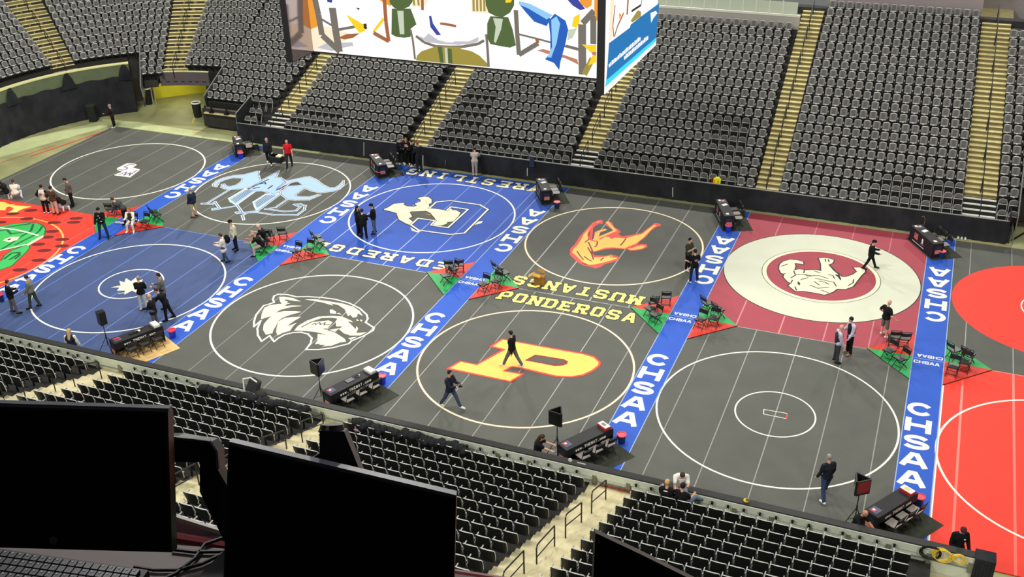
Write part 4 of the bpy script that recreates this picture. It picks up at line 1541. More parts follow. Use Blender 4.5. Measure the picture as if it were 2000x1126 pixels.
def art(items, cm, plane, org, d, nvec):
    """items: (kind, pts, mat, width) drawn on a vertical screen plane"""
    b = MB()
    n = 0
    for it in items:
        n += 1
        off = Vector(nvec) * (.012 + n * .0006)
        P = [plane(org[0] + a / cm, org[1] + c / cm) + off for a, c in it[1]]
        if it[0] == 'f':
            b.poly(P, it[2])
        else:
            for a, c in zip(P[:-1], P[1:]):
                t = (c - a).normalized()
                q = t.cross(Vector(nvec)) * it[3] / 2
                b.poly([a - q, c - q, c + q, a + q], it[2])
    return b


pl = lambda x, y: ony(x, y, BYS)
items1 = [
    ('f', [(330, -60), (450, -60), (480, 285), (375, 330)], SOR),
    ('f', [(375, 330), (480, 285), (600, 300), (900, 400), (700, 480), (520, 560), (400, 560)], SWA),
    ('f', [(690, 420), (780, 380), (930, 370), (860, 420), (760, 440)], SBR),
    ('f', [(460, 530), (560, 480), (850, 470), (860, 510), (700, 540), (620, 570)], SLG),
    ('f', [(1070, -60), (1270, -60), (1280, 70), (1210, 40)], SOR),
    ('f', [(1500, -60), (1720, -60), (1680, 40), (1640, 70), (1520, 80)], SWA),
    ('s', [(420, -60), (470, 160), (510, 390), (710, 575)], SGY, .30),
    ('s', [(625, 85), (660, 330), (705, 575)], SGY, .36),
    ('s', [(500, 210), (650, 300)], SGY, .10),
    ('s', [(690, 330), (860, 300), (1010, 275)], SGY, .12),
    ('f', [(780, 160), (900, 230), (1000, 290), (990, 340), (930, 370), (850, 270)], SYE),
    ('f', [(1190, 190), (1210, 220), (1100, 360), (1070, 350)], SYE),
    ('s', [(1205, -20), (1225, 250), (1255, 460), (1085, 365)], SBR, .18),
    ('s', [(980, 275), (1000, 290), (990, 320)], SDK, .15),
    ('f', [(890, 82), (935, 92), (915, 112)], SDK),
    ('f', [(560, -60), (640, -60), (620, 30), (570, 20)], SIN),
    ('f', [(1250, -80), (1530, -80), (1520, 20), (1480, 75), (1400, 105), (1320, 90), (1270, 40)], SGN),
    ('f', [(1290, 95), (1500, 95), (1540, 200), (1565, 270), (1500, 320), (1500, 410), (1430, 420), (1340, 410), (1285, 380)], SGN),
    ('f', [(1350, 120), (1420, 120), (1430, 380), (1380, 380)], SGL),
    ('s', [(1530, -60), (1540, 60)], SOL, .10), ('s', [(1580, -60), (1590, 60)], SOL, .10), ('s', [(1630, -60), (1632, 110)], SBR, .14),
    ('f', [(1705, 175), (1730, 175), (1750, 260), (1840, 390), (1790, 390), (1720, 300)], SIN),
    ('s', [(1850, 262), (2000, 290)], SBR, .10),
    ('f', [(1550, 395), (1650, 420), (1700, 370), (1800, 440), (1900, 470), (2060, 470), (2060, 500), (1850, 490), (1700, 470), (1600, 430)], SLG),
    ('s', [(1500, 330), (1525, 450), (1550, 660)], SGY, .10),
    ('s', [(1560, 400), (1650, 470), (1780, 515), (2030, 525)], SGY, .12),
    ('f', [(1570, 620), (1620, 570), (1780, 515), (2060, 520), (2060, 720), (1560, 672)], SOL),
    ('f', [(1800, 520), (1850, 520), (1870, 700), (1830, 695)], SGN), ('s', [(1895, 530), (1905, 700)], SGL, .12), ('s', [(1935, 540), (1945, 705)], SGN, .20),
]
items2 = [
    ('f', [(0, 530), (150, 525), (350, 570), (440, 620), (520, 700), (535, 745), (0, 700)], SOL),
    ('f', [(40, 530), (140, 530), (150, 715), (60, 705)], SGN), ('s', [(75, 530), (85, 705)], SGL, .10),
    ('s', [(0, 525), (250, 520), (420, 490), (490, 450)], SGY, .12),
    ('f', [(150, 460), (320, 460), (430, 410), (425, 460), (330, 495), (150, 490)], SLG),
    ('s', [(515, 380), (530, 560), (540, 745)], SGY, .12),
    ('f', [(345, -60), (510, -60), (510, 80), (545, 150), (350, 135)], SWA),
    ('s', [(370, -60), (375, 125)], SOL, .10), ('s', [(410, -60), (415, 125)], SOL, .10), ('s', [(450, -60), (455, 125)], SOL, .10), ('s', [(490, -60), (495, 125)], SOL, .10),
    ('f', [(500, -80), (830, -80), (825, 60), (780, 140), (700, 190), (620, 180), (540, 140), (510, 60)], SGN),
    ('f', [(560, 180), (760, 190), (810, 330), (845, 505), (780, 530), (680, 515), (560, 490), (525, 420), (525, 260)], SGN),
    ('f', [(590, 200), (700, 210), (680, 330), (620, 480), (600, 460), (620, 300)], SGL),
    ('f', [(730, -70), (830, -70), (790, 25), (730, 30)], SYE),
    ('s', [(0, 262), (60, 265), (180, 290)], SBR, .10),
    ('s', [(845, 110), (860, 380), (880, 610), (1095, 480)], SGY, .20),
    ('s', [(875, 380), (1080, 430), (1560, 560)], SGY, .08),
    ('s', [(1075, 430), (1095, 480)], SBR, .14),
    ('f', [(1080, 560), (1150, 545), (1350, 600), (1530, 660), (1545, 720), (1400, 650), (1200, 600)], SPK),
    ('f', [(870, 30), (1000, 60), (1200, 160), (1230, 210), (1190, 290), (1050, 240), (960, 140)], SBL),
    ('f', [(880, 10), (1000, 40), (1260, 170), (1190, 215), (980, 90), (880, 50)], SSK),
    ('f', [(1210, 230), (1280, 150), (1400, 230), (1430, 330), (1400, 480), (1340, 700), (1330, 780), (1270, 700), (1170, 660), (1230, 590), (1230, 400)], SBL),
    ('f', [(1240, 220), (1300, 180), (1340, 260), (1300, 480), (1240, 640), (1200, 640), (1250, 520)], SSK),
    ('f', [(1430, 330), (1530, 310), (1480, 420), (1420, 450)], SGL),
    ('f', [(1490, 190), (1560, 150), (1555, 250), (1520, 310), (1470, 290)], SYE),
    ('f', [(1370, -60), (1500, -60), (1620, 100), (1560, 110), (1480, 60)], SIN),
    ('f', [(1530, -60), (1700, -60), (1690, 60), (1630, 95), (1570, 40)], SOR),
    ('s', [(1585, 270), (1585, 500), (1590, 830)], SGY, .34), ('s', [(1590, 260), (1720, 120)], SGY, .26), ('s', [(1710, 170), (1710, 490)], SGY, .26),
    ('s', [(1400, 510), (1560, 550)], SGY, .12), ('s', [(1610, 830), (1700, 650)], SOL, .24),
    ('f', [(1720, -60), (1790, -60), (1765, 170), (1750, 240), (1720, 120)], SOR),
    ('f', [(1580, 490), (1640, 500), (1745, 500), (1740, 580), (1690, 590)], SYE),
    ('f', [(1650, 730), (1700, 615), (1745, 610), (1745, 690)], SYE),
    ('f', [(1690, 580), (1745, 575), (1742, 615), (1700, 610)], SPK),
]
b = MB()
b.box2((BX0 + .04, BYS - .01, BZ0 + .05), (BX1 - .38, BYS, BZ1), SWH)
for its, ox in ((items1, 540), (items2, 860)):
    q = art(its, 5.714, pl, (ox, 0), None, (0, -1, 0))
    o = len(b.v)
    b.v.extend(q.v)
    for f, mi_ in zip(q.f, q.m):
        b.f.append(tuple(o + k for k in f))
        b.m.append(b.mi(q.mats[mi_]))
o = bloc(b).build('front_screen', board)
o['label'] = 'bright front screen with lounge picture'

b = MB()
b.box2((BX1 - .03, BYF, BZ0), (BX1, BYB, BZ1), SWH)
plx = lambda x, y: onx(x, y, BX1)
its = [
    ('f', [(250, -100), (300, -100), (270, 300), (262, 450), (225, 500)], SWA),
    ('s', [(455, -60), (440, 170)], SBR, .22), ('s', [(300, 60), (275, 300), (285, 420)], SBR, .12), ('s', [(400, 150), (330, 300), (290, 430)], SBR, .12),
    ('f', [(560, 120), (600, 130), (600, 190), (500, 260), (480, 240)], SOL), ('s', [(490, 130), (600, 60), (610, 0)], SDK, .10),
    ('f', [(345, 150), (375, 170), (350, 230)], SOR),
    ('f', [(228, 500), (470, 320), (480, 285), (600, 190), (812, 35), (775, 440), (195, 960), (215, 700)], SAD),
    ('f', [(195, 930), (775, 435), (772, 480), (182, 1010)], SAC),
    ('f', [(710, 150), (770, 125), (790, 150), (740, 215), (718, 265)], SWH),
] + [('f', [(225 + 17.5 * i, 745 - 15.3 * i - (i * 7 % 5) * 4), (239 + 17.5 * i, 733 - 15.3 * i - (i * 5 % 4) * 5), (241 + 17.5 * i, 770 - 15.3 * i), (227 + 17.5 * i, 782 - 15.3 * i)], SWH) for i in range(21)] + [
    ('f', [(400 + 17.5 * i, 655 - 15.3 * i - (i * 3 % 5) * 3), (414 + 17.5 * i, 643 - 15.3 * i - (i * 7 % 4) * 4), (416 + 17.5 * i, 682 - 15.3 * i), (402 + 17.5 * i, 694 - 15.3 * i)], SWH) for i in range(16)] + [
    ('f', [(362, 800), (430, 740), (435, 755), (370, 810)], SAC), ('f', [(545, 630), (575, 605), (572, 625), (548, 645)], SAC),
]
q = art(its, 5.927, plx, (1150, 0), None, (1, 0, 0))
o = len(b.v)
b.v.extend(q.v)
for f, mi_ in zip(q.f, q.m):
    b.f.append(tuple(o + k for k in f))
    b.m.append(b.mi(q.mats[mi_]))
o = bloc(b).build('side_screen', board)
o['label'] = 'blue side screen with white lines of text'

# ------------------------------------------------------------------ folding chairs
CHB = mat('chair_black_metal', (24, 24, 24), .45, .45)
CHS = mat('chair_seat_vinyl', (58, 57, 55), .4, .5)
CHL = mat('chair_seat_pale', (150, 140, 134), .4, .5)


def chair_proto(name, seatmat):
    """faces +y"""
    e = empty(name, (0, 0, 0))
    b = MB()
    b.box((0, 0, .445), (.39, .39, .03), seatmat)
    b.box((0, .0, .428), (.41, .41, .02), CHB)
    b.build('seat', e)
    b = MB()
    n = 5
    vs = []
    for z, y in ((.62, -.235), (.80, -.275)):
        for i in range(n):
            t = -1 + 2 * i / (n - 1)
            vs.append((t * .20, y - .03 * (1 - t * t), z))
    for z, y in ((.62, -.215), (.80, -.255)):
        for i in range(n):
            t = -1 + 2 * i / (n - 1)
            vs.append((t * .20, y - .03 * (1 - t * t), z))
    fs = []
    for i in range(n - 1):
        fs += [(i, i + 1, n + i + 1, n + i), (2 * n + i + 1, 2 * n + i, 3 * n + i, 3 * n + i + 1), (n + i, n + i + 1, 3 * n + i + 1, 3 * n + i), (i + 1, i, 2 * n + i, 2 * n + i + 1)]
    b.add(vs, fs, CHB)
    b.build('backrest', e)
    for s in (-1, 1):
        b = MB()
        b.tube([(s * .21, -.29, .86), (s * .21, -.20, .50), (s * .20, .22, 0)], .016, CHB, 6)
        b.build('front_leg', e)
        b = MB()
        b.tube([(s * .185, .17, .43), (s * .185, -.22, 0)], .016, CHB, 6)
        b.build('rear_leg', e)
    b = MB()
    b.tube([(-.21, -.29, .86), (0, -.32, .875), (.21, -.29, .86)], .017, CHB, 6)
    b.tube([(-.2, .16, .12), (.2, .16, .12)], .012, CHB, 5)
    b.tube([(-.185, -.15, .1), (.185, -.15, .1)], .012, CHB, 5)
    b.build('crossbar', e)
    reg(e)
    return e


cproto = chair_proto('folding_chair', CHS)
cproto2 = chair_proto('folding_chair', CHL)
cused = {0: False, 1: False}


def put_chair(x, y, z, deg, label, group, kind=0):
    src = (cproto, cproto2)[kind]
    o = src if not cused[kind] else copy_tree(src)
    cused[kind] = True
    o.location = (x, y, z)
    o.rotation_euler = (0, 0, R(deg - 90))
    tag(o, label, 'chair', group)
    return o


QN = {'UL': 'far left', 'LL': 'near left', 'UR': 'far right', 'LR': 'near right'}
CH = {
    0: {'UL': [(1746, 655), (1766, 658)], 'LL': [(1737, 682), (1760, 698)], 'UR': [(1864, 681), (1892, 690)], 'LR': [(1862, 713), (1885, 705)]},
    1: {'UL': [(1276, 588), (1301, 578)], 'LL': [(1270, 600), (1280, 612)], 'UR': [(1382, 590), (1404, 603)], 'LR': [(1368, 622), (1394, 619)]},
    2: {'UL': [(878, 517), (897, 515)], 'LL': [(870, 536), (884, 524)], 'UR': [(973, 522), (985, 531)], 'LR': [(944, 553), (969, 547)]},
    3: {'UL': [(527, 457), (552, 453)], 'LL': [(512, 479), (518, 468)], 'UR': [(618, 461), (625, 469)], 'LR': [(578, 489), (603, 484)]},
    4: {'UL': [(216, 406), (233, 405)], 'UR': [(300, 412), (306, 418)], 'LR': [(258, 431), (282, 431)]}}
for k, D in CH.items():
    for q, L in D.items():
        tgt = {'UL': (XS[k] - 5.2, YB), 'UR': (XS[k] + 5.2, YB), 'LL': (XS[k] - 5.2, 0), 'LR': (XS[k] + 5.2, 0)}[q]
        for j, (px, py) in enumerate(L):
            p = onz(px, py, .46 + PADT)
            dg = math.degrees(math.atan2(tgt[1] - p.y, tgt[0] - p.x)) + random.uniform(-8, 8)
            if q in ('LR',):
                dg = -100 + random.uniform(-8, 8) + j * 5
            if q == 'UL':
                dg = 112 + random.uniform(-8, 8)
            a = p
            put_chair(p.x, p.y, PADT + .001, dg, 'black folding chair, %s of the %s pair, pads of the %s' % ('left' if j == 0 else 'right', QN[q], WHR[k]), 'folding chairs on the corner pads')

# ------------------------------------------------------------------ scorer tables
TCOV = mat('table_cover_black', (36, 35, 37), .6, .3, .1, 3)
TSID = mat('table_cover_navy_black', (26, 27, 33), .6, .3)
PWH = mat('paper_white', (240, 238, 230), .6)
BRED = mat('banner_red', (206, 52, 56), .6)
BBLU = mat('banner_slate', (84, 90, 120), .6)
BPNK = mat('banner_flesh', (214, 130, 104), .6)
CARP = mat('carpet_dark_square', (56, 58, 48), .8, .2, .1, 2)
TANC = mat('carpet_tan_square', (226, 186, 124), .7, .2, .1, 2)
PAL = mat('plastic_white', (236, 234, 226), .4)


def scorer_table(p0, p1, side, lab, front, carpet, tan=False):
    """p0..p1 long axis on the floor; side = +1 chairs to the right of p0->p1"""
    a, c = Vector((p0[0], p0[1], 0)), Vector((p1[0], p1[1], 0))
    L = (c - a).length
    ang = math.atan2(c.y - a.y, c.x - a.x)
    ctr = (a + c) / 2
    z0 = .012
    # carpet square under the chairs
    b = MB()
    sy = -side
    b.prism([(-L / 2 - .15, sy * -.35, .001), (L / 2 + .2, sy * -.35, .001), (L / 2 + .2, sy * 1.25, .001), (-L / 2 - .15, sy * 1.25, .001)], (0, 0, .01), TANC if tan else CARP)
    o = b.build('carpet_square', loc=ctr, rz=ang)
    tag(o, carpet, 'carpet')
    e = empty('scorer_table', ctr + Vector((0, 0, z0)), ang)
    tag(e, lab, 'table')
    b = MB()
    H, Wd = .76, .27
    b.box((0, 0, H), (L, 2 * Wd, .035), TCOV)
    b.build('tabletop', e)
    b = MB()
    b.box((0, -sy * Wd, H / 2), (L, .02, H - .02), TSID)           # closed side, away from the chairs
    b.box((L / 2, 0, H / 2), (.02, 2 * Wd, H - .02), TSID)
    b.box((-L / 2, 0, H / 2), (.02, 2 * Wd, H - .02), TSID)
    b.box((0, sy * Wd, H - .14), (L, .02, .28), TSID)
    b.build('skirt', e)
    # banner lettering and pictures on the skirt
    b = MB()
    if front:
        # text on the chair side
        n = len('www.THEMAT.com')
        for i, ch in enumerate('www.THEMAT.com'):
            M = Matrix(((1, 0, 0, 0), (0, 0, -1, -(Wd + .012)), (0, 1, 0, H - .15), (0, 0, 0, 1)))
            glyph(b, ch, -L * .30 + i * L * .047, 0, .085 if ch != '.' else .04, .13, .028, .002, WHITE, M=M)
    else:
        yv = -(Wd + .012)
        b.box((-L * .22, yv, .46), (.34, .012, .30), mat('flag_pink_red', (214, 120, 128), .6))
        for j in range(4):
            b.box((-L * .22, yv - .004, .36 + j * .07), (.34, .008, .03), BRED)
        b.box((-L * .22 - .1, yv - .006, .54), (.14, .008, .13), BBLU)
        b.box((L * .06, yv, .46), (.12, .012, .24), PWH)
        b.box((L * .06, yv, .28), (.3, .010, .1), BBLU)
        b.box((-L * .1, yv, .14), (L * .5, .012, .025), PAL)
    o = b.build('banner_print', e)
    if not front:
        o.rotation_euler = (0, 0, 0)
    b = MB()
    xe = -L / 2 - .012 if front else L / 2 + .012
    b.box((xe, 0, .52), (.012, .30, .2), mat('banner_dark_blue', (34, 44, 66), .6))
    b.box((xe, 0, .32), (.014, .30, .2), BPNK)
    b.build('end_picture', e)
    b = MB()
    xs = -L / 2 + .25
    b.box((xs, .04, H + .019), (.3, .3, .003), BBLU)
    b.box((xs - .05, .08, H + .022), (.16, .15, .003), BRED)
    b.box((xs - .02, .08, H + .025), (.08, .09, .003), PWH)
    b.build('top_emblem', e)
    for s in (-1, 1):
        for t in (-1, 1):
            b = MB()
            b.box((s * (L / 2 - .12), t * .2, H / 2), (.035, .035, H), CHB)
            b.build('leg', e)
    Mx = Matrix.Translation(ctr) @ Matrix.Rotation(ang, 4, 'Z')
    return e, Mx, L, H, sy, ang


FT = [((4.00, -5.68), (5.10, -3.95)), ((-6.56, -5.83), (-5.42, -3.98)), ((-16.28, -5.79), (-15.38, -3.62)), ((-26.95, -5.58), (-26.0, -3.62))]
FN = ['front table by the plain black mat', 'front table by the gold P mat', 'front table by the wolverine mat', 'front table by the navy mat']
CN = ['dark floor square under the chairs, right front corner', 'dark floor square under the chairs by the gold P mat', 'dark floor square under the chairs by the wolverine mat', 'tan floor square under the chairs by the navy mat']


def on_table(Mx, H, x, y, build):
    p = Mx @ Vector((x, y, H + .012 + .0185))
    return p


for k, (p0, p1) in enumerate(FT):
    e, Mx, L, H, sy, ang = scorer_table(p0, p1, 1, 'black covered scorer table with white lettering, ' + FN[k], True, CN[k], tan=(k == 3))
    for j in range(3):
        q = Mx @ Vector((-L * .24 + j * L * .27, sy * .50, 0))
        put_chair(q.x, q.y, .012, math.degrees(ang) + 90 * (-sy) + random.uniform(-4, 4), 'folding chair, %s from the barrier, %s' % (ORD[j + 1], FN[k]), 'folding chairs at the scorer tables', 1 if k in (0, 1, 2) else 0)
    # timing box at the far end
    q = Mx @ Vector((L / 2 - .22, 0, H + .0305))
    e2 = empty('score_box', q, ang)
    b = MB()
    b.box((0, 0, .05), (.26, .46, .10), BRED if k < 2 else PAL)
    b.box((0.01, 0, .105), (.24, .44, .012), PAL)
    b.build('case', e2)
    b = MB()
    b.box((.01, .02, .114), (.12, .2, .006), (mat('sticker_yellow_green', (206, 206, 90), .5), mat('sticker_grey', (120, 110, 110), .5), PAL, PAL)[k])
    b.build('cover', e2)
    tag(e2, ('white box with red side on the ', 'white box over a red tray on the ', 'white scoring box on the ', 'cream scoring box on the ')[k] + FN[k], 'box')
    q = Mx @ Vector((0.1, .02, H + .0305))
    if k == 2:
        e2 = empty('laptop', q, ang)
        b = MB()
        b.box((-.1, .05, .01), (.34, .24, .02), mat('laptop_grey', (80, 80, 82), .4))
        b.build('base', e2)
        tag(e2, 'closed grey laptop on the ' + FN[k], 'laptop')
        q = Mx @ Vector((.35, .03, H + .0305))
        e2 = empty('headset', q, ang)
        b = MB()
        b.tube([(-.08, 0, .02), (-.06, .05, .05), (0, .07, .06), (.06, .05, .05), (.08, 0, .02)], .015, CHB, 6)
        b.box((.1, 0, .04), (.05, .04, .08), PAL)
        b.build('band', e2)
        tag(e2, 'black headset with white cup on the ' + FN[k], 'headset')
    elif k == 3:
        for j, (xx, m_) in enumerate(((-.1, mat('box_black', (18, 18, 20), .5)), (.1, PWH), (-.85, BRED))):
            b = MB()
            b.box((0, 0, .02), (.2 if j else .4, .12, .04), m_)
            o = b.build('console', loc=Mx @ Vector((xx, .02 + .02 * j, H + .0305)), rz=ang)
            tag(o, ('long black console on the ', 'small white device on the ', 'small red device on the ')[j] + FN[k], 'device')

BT = [((3.85, 17.75), (5.02, 15.86)), ((-6.05, 17.72), (-5.15, 15.72)), ((-16.2, 17.3), (-15.25, 15.75)), ((-27.1, 17.6), (-25.72, 16.15)), ((-36.95, 17.55), (-35.88, 16.3))]
BN = ['back table by the crimson mat', 'back table right of the horse mat', 'back table by the lettered blue mat', 'back table by the horned emblem mat', 'back table by the monogram mat']
CN2 = ['dark floor square behind the ' + n for n in BN]
for k, (p0, p1) in enumerate(BT):
    e, Mx, L, H, sy, ang = scorer_table(p0, p1, -1, 'black scorer table with small flag print, ' + BN[k], False, CN2[k])
    for j in range(3):
        q = Mx @ Vector((-L * .22 + j * L * .25, sy * .62, 0))
        put_chair(q.x, q.y, .012, math.degrees(ang) + 90 * (-sy) + random.uniform(-5, 5), 'folding chair, %s from the drape, %s' % (ORD[j + 1], BN[k]), 'folding chairs at the scorer tables', 1 if j > 0 else 0)
    for j, (xx, yy, w_, d_2) in enumerate(((-L * .42, -.1, .16, .12), (-L * .15, .05, .22, .3), (L * .38, -.05, .18, .14))):
        b = MB()
        b.box((0, 0, .006), (w_, d_2, .012), PWH)
        b.box((0.01, 0.01, .015), (w_ * .8, d_2 * .8, .006), PWH, rz=.2)
        o = b.build('paper_sheets', loc=Mx @ Vector((xx, yy, H + .0305)), rz=ang + (.4 if j == 1 else 0))
        tag(o, 'white papers, %s from the drape, on the %s' % (ORD[j + 1], BN[k]), 'papers')

# ------------------------------------------------------------------ buckets
BKB = mat('bucket_blue', (28, 56, 190), .35, .5)
BKD = mat('bucket_dark_blue', (28, 44, 96), .35, .5)
BKR = mat('bucket_red_rim', (226, 54, 76), .4, .5)
BKP = mat('bucket_pink_lid', (236, 96, 112), .4, .5)
BUCK = [(747, 748, 'blue bucket with red liner at the end of the wolverine mat table', BKB, BKR), (1206, 853, 'dark blue bucket with red liner behind the gold P mat table', BKD, BKR),
        (1797, 990, 'red lined bucket behind the table right of the plain black mat', BKD, BKR), (338, 658, 'blue bucket with red liner beside the navy mat table', BKB, BKR),
        (471, 309, 'blue bucket with pink lid before the monogram mat table', BKB, BKP), (742, 346, 'pink lidded bucket before the horned emblem mat table', BKD, BKP),
        (1088, 406, 'navy bucket with coral lid on the edge of the horse mat', BKD, BKP), (1422, 452, 'blue bucket with magenta rim on the runner before the horse mat table', BKB, BKP),
        (1838, 503, 'blue bucket with pink rim before the table by the crimson mat', BKD, BKP), (3, 588, 'blue bucket with red liner at the left picture edge', BKD, BKR)]
for px, py, lab, m1, m2 in BUCK:
    p = onz(px, py, 0)
    if 'behind the table right' in lab:
        p = Vector((5.42, -3.7, .012))
    if 'behind the gold' in lab:
        p = Vector((-4.95, -3.82, .0))
    e = empty('bucket', p)
    tag(e, lab, 'bucket', 'buckets at the tables')
    b = MB()
    b.tube([(0, 0, .002), (0, 0, .36)], [.13, .16], m1, 16)
    b.build('pail', e)
    b = MB()
    b.tube([(.17 * math.cos(2 * pi * i / 16), .17 * math.sin(2 * pi * i / 16), .37) for i in range(16)], .025, m2, 6, closed=True)
    b.tube([(0, 0, .36), (0, 0, .375)], .15, m2, 14)
    b.build('liner', e)

# ------------------------------------------------------------------ score displays on tripods
SPB = mat('display_black', (24, 25, 27), .4, .5)
SPR = mat('display_dark_red', (120, 36, 38), .4, .5, emit=(90, 14, 16), estr=.35)
for px, py, lab, tri, rot, lit in [(198, 620, 'black speaker box on a tripod at the front of the navy mat', False, -40, False), (620, 716, 'three sided black score display on a pole by the wolverine mat table', True, 247, False),
                              (1088, 813, 'three sided black score display on a pole by the gold P mat table', True, 262, False), (1681, 946, 'three sided score display glowing dull red by the plain black mat', True, 308, True)]:
    z = 1.78
    p = onz(px, py, z)
    e = empty('score_display', (p.x, p.y, 0))
    tag(e, lab, 'score display' if tri else 'speaker')
    b = MB()
    b.tube([(0, 0, .45), (0, 0, z - .2)], .018, SPB, 8)
    b.cyl((0, 0, .8), (0, 0, .95), .028, SPB, n=8)
    b.build('pole', e)
    for j in range(3):
        a = R(90 + 120 * j)
        b = MB()
        b.tube([(0, 0, .85), (.48 * math.cos(a), .48 * math.sin(a), .012)], .014, SPB, 6)
        b.tube([(0, 0, .42), (.26 * math.cos(a), .26 * math.sin(a), .40)], .009, SPB, 5)
        b.build('leg', e)
    if tri:
        for j in range(3):
            a = R(rot + 120 * j)
            b = MB()
            rr = .155
            b.box((rr * math.cos(a), rr * math.sin(a), z), (.04, .50, .56), SPB, rz=a)
            if lit and j == 0:
                b.box(((rr + .022) * math.cos(a), (rr + .022) * math.sin(a), z + .02), (.006, .44, .44), SPR, rz=a)
            else:
                b.box(((rr + .022) * math.cos(a), (rr + .022) * math.sin(a), z), (.006, .45, .5), mat('display_glass', (20, 22, 24), .25, .5), rz=a)
            b.build('screen', e)
    else:
        b = MB()
        b.prism([(-.17, -.14, z - .3), (.17, -.14, z - .3), (.14, .16, z - .3), (-.14, .16, z - .3)], (0, 0, .6), SPB)
        b.v = [tuple(Matrix.Rotation(R(-25), 3, 'Z') @ Vector(v)) for v in b.v]
        b.build('speaker_box', e)

# low tripod frames by the back tables
for px, py, lab in ((1377, 372, 'small black tripod stand left of the table right of the horse mat'), (1793, 462, 'black tripod with tangled cables left of the table by the crimson mat')):
    p = onz(px, py, 0)
    e = empty('tripod_stand', (p.x, p.y, 0))
    tag(e, lab, 'tripod')
    for j in range(3):
        a = R(40 + 120 * j)
        b = MB()
        b.tube([(0, 0, .7), (.42 * math.cos(a), .42 * math.sin(a), .012)], .016, SPB, 6)
        b.build('leg', e)
    b = MB()
    b.tube([(0, 0, .6), (0, 0, 1.15)], .016, SPB, 6)
    b.build('pole', e)
    b = MB()
    b.tube([(.0, 0, 1.1), (.12, .05, 1.15), (.2, .1, .9), (.15, .1, .4), (.3, .1, .1), (.5, 0, .02)], .012, mat('cable_tan', (150, 110, 80), .6), 5)
    b.build('cable', e)

# ------------------------------------------------------------------ loose things on the floor
KRAFT = mat('cardboard', (196, 150, 78), .8, .1, .1, 4)
KRD = mat('cardboard_dark', (150, 112, 54), .8, .1, .1, 4)
p = onz(1054, 553, 0)
e = empty('cardboard_box', p, R(15))
tag(e, 'open tan cardboard box standing on the yellow lettering', 'cardboard box')
b = MB()
b.box((0, 0, .22), (.5, .4, .42), KRD)
b.build('carton', e)
for j, (dx, dy, rx, m_) in enumerate(((-.38, .0, -.5, KRAFT), (.05, .3, .4, KRD), (-.1, -.28, .3, KRAFT))):
    b = MB()
    b.box((dx, dy, .46 + .05 * j), (.34, .3, .012), m_, M=Matrix.Rotation(rx, 3, 'Y'))
    b.build('flap', e)
p = onz(1043, 551, 0)
b = MB()
b.ell((0, 0, .07), (.16, .12, .07), PAL)
b.ell((.12, .05, .06), (.12, .1, .06), mat('crumple_pink', (206, 160, 146), .7))
tag(b.build('packing_paper', loc=p), 'crumpled pale packing paper beside the cardboard box', 'paper')
p = onz(18, 388, 0)
b = MB()
b.tube([(0, 0, 0), (0, 0, .2), (0, 0, .24), (0, 0, .27)], [.035, .035, .015, .015], PAL, 10)
tag(b.build('water_bottle', loc=p), 'small white bottle on the mat in front of the two seated women', 'bottle')
# carried bin
p = onz(541, 312, .40)
e = empty('carried_bin', (p.x, p.y, .30), R(0))
tag(e, 'open black bin carried by two people across the horned emblem mat', 'bin')
BINB = mat('bin_black_plastic', (22, 23, 26), .4, .5)
b = MB()
for s in (-1, 1):
    b.box((s * .42, 0, .18), (.03, .5, .36), BINB)
    b.box((0, s * .25, .18), (.86, .03, .36), BINB)
b.box((0, 0, .012), (.84, .5, .024), BINB)
b.build('tub', e)
b = MB()
b.tube([(-.44, -.27, .37), (.44, -.27, .37), (.44, .27, .37), (-.44, .27, .37)], .022, mat('bin_rim', (60, 62, 64), .4), 6, closed=True)
b.build('rim', e)
b = MB()
b.box((.22, 0, .26), (.34, .34, .26), mat('cream_carton', (236, 226, 182), .6))
tag(b.build('carton', loc=(p.x, p.y, .325)), 'cream carton lying inside the carried black bin', 'carton')
# bins by the tunnel
for px, py, lab, h in ((291, 203, 'tall black trash bin with white lid at the left of the tunnel', 1.15), (387, 228, 'black trash bin with pale rim at the right of the tunnel', 1.0)):
    p = onz(px, py, -.04)
    e = empty('trash_bin', p)
    tag(e, lab, 'trash bin')
    b = MB()
    b.tube([(0, 0, 0), (0, 0, h)], [.26, .32], SSHELL, 12)
    b.build('body', e)
    b = MB()
    b.tube([(.3 * math.cos(2 * pi * i / 14), .3 * math.sin(2 * pi * i / 14), h + .02) for i in range(14)], .05, PAL, 6, closed=True)
    b.build('lid_ring', e)
p = onz(299, 204, -.04)
e = empty('crowd_stanchion', p)
tag(e, 'folded silver legged barrier standing next to the tall trash bin', 'barrier')
for j in range(3):
    b = MB()
    b.tube([(-.25 + j * .28, 0, .0), (-.28 + j * .25, .1, 1.3)], .03, mat('silver_tube', (190, 190, 190), .3, .5), 6)
    b.build('tube', e)
p = onz(184, 236, -.04)
b = MB()
b.box((0, 0, .55), (.5, .5, 1.1), mat('black_case', (24, 27, 28), .6))
b.box((0, 0, 1.12), (.54, .54, .04), mat('case_lid', (52, 58, 56), .6))
tag(b.build('equipment_case', loc=p, rz=.4), 'upright black equipment case against the draped end wall', 'case')
# shoes and bits along the drape
for j, (px, py) in enumerate(((1871, 466), (1878, 467), (1885, 468))):
    b = MB()
    b.ell((0, 0, .06), (.06, .14, .06), PAL)
    b.ell((0, -.02, .10), (.05, .06, .06), SRIM)
    tag(b.build('shoe', loc=onz(px, py, -.04)), 'small pale shoe on the floor by the drape, %s in line' % ORD[j + 1], 'shoe', 'shoes lined up by the drape')
b = MB()
a, c = onz(1893, 471, -.02), onz(1950, 477, -.02)
b.tube([a, c], .02, mat('pole_tan', (200, 170, 130), .5), 6)
tag(b.build('pole'), 'thin tan pole lying on the floor at the right end of the drape', 'pole')
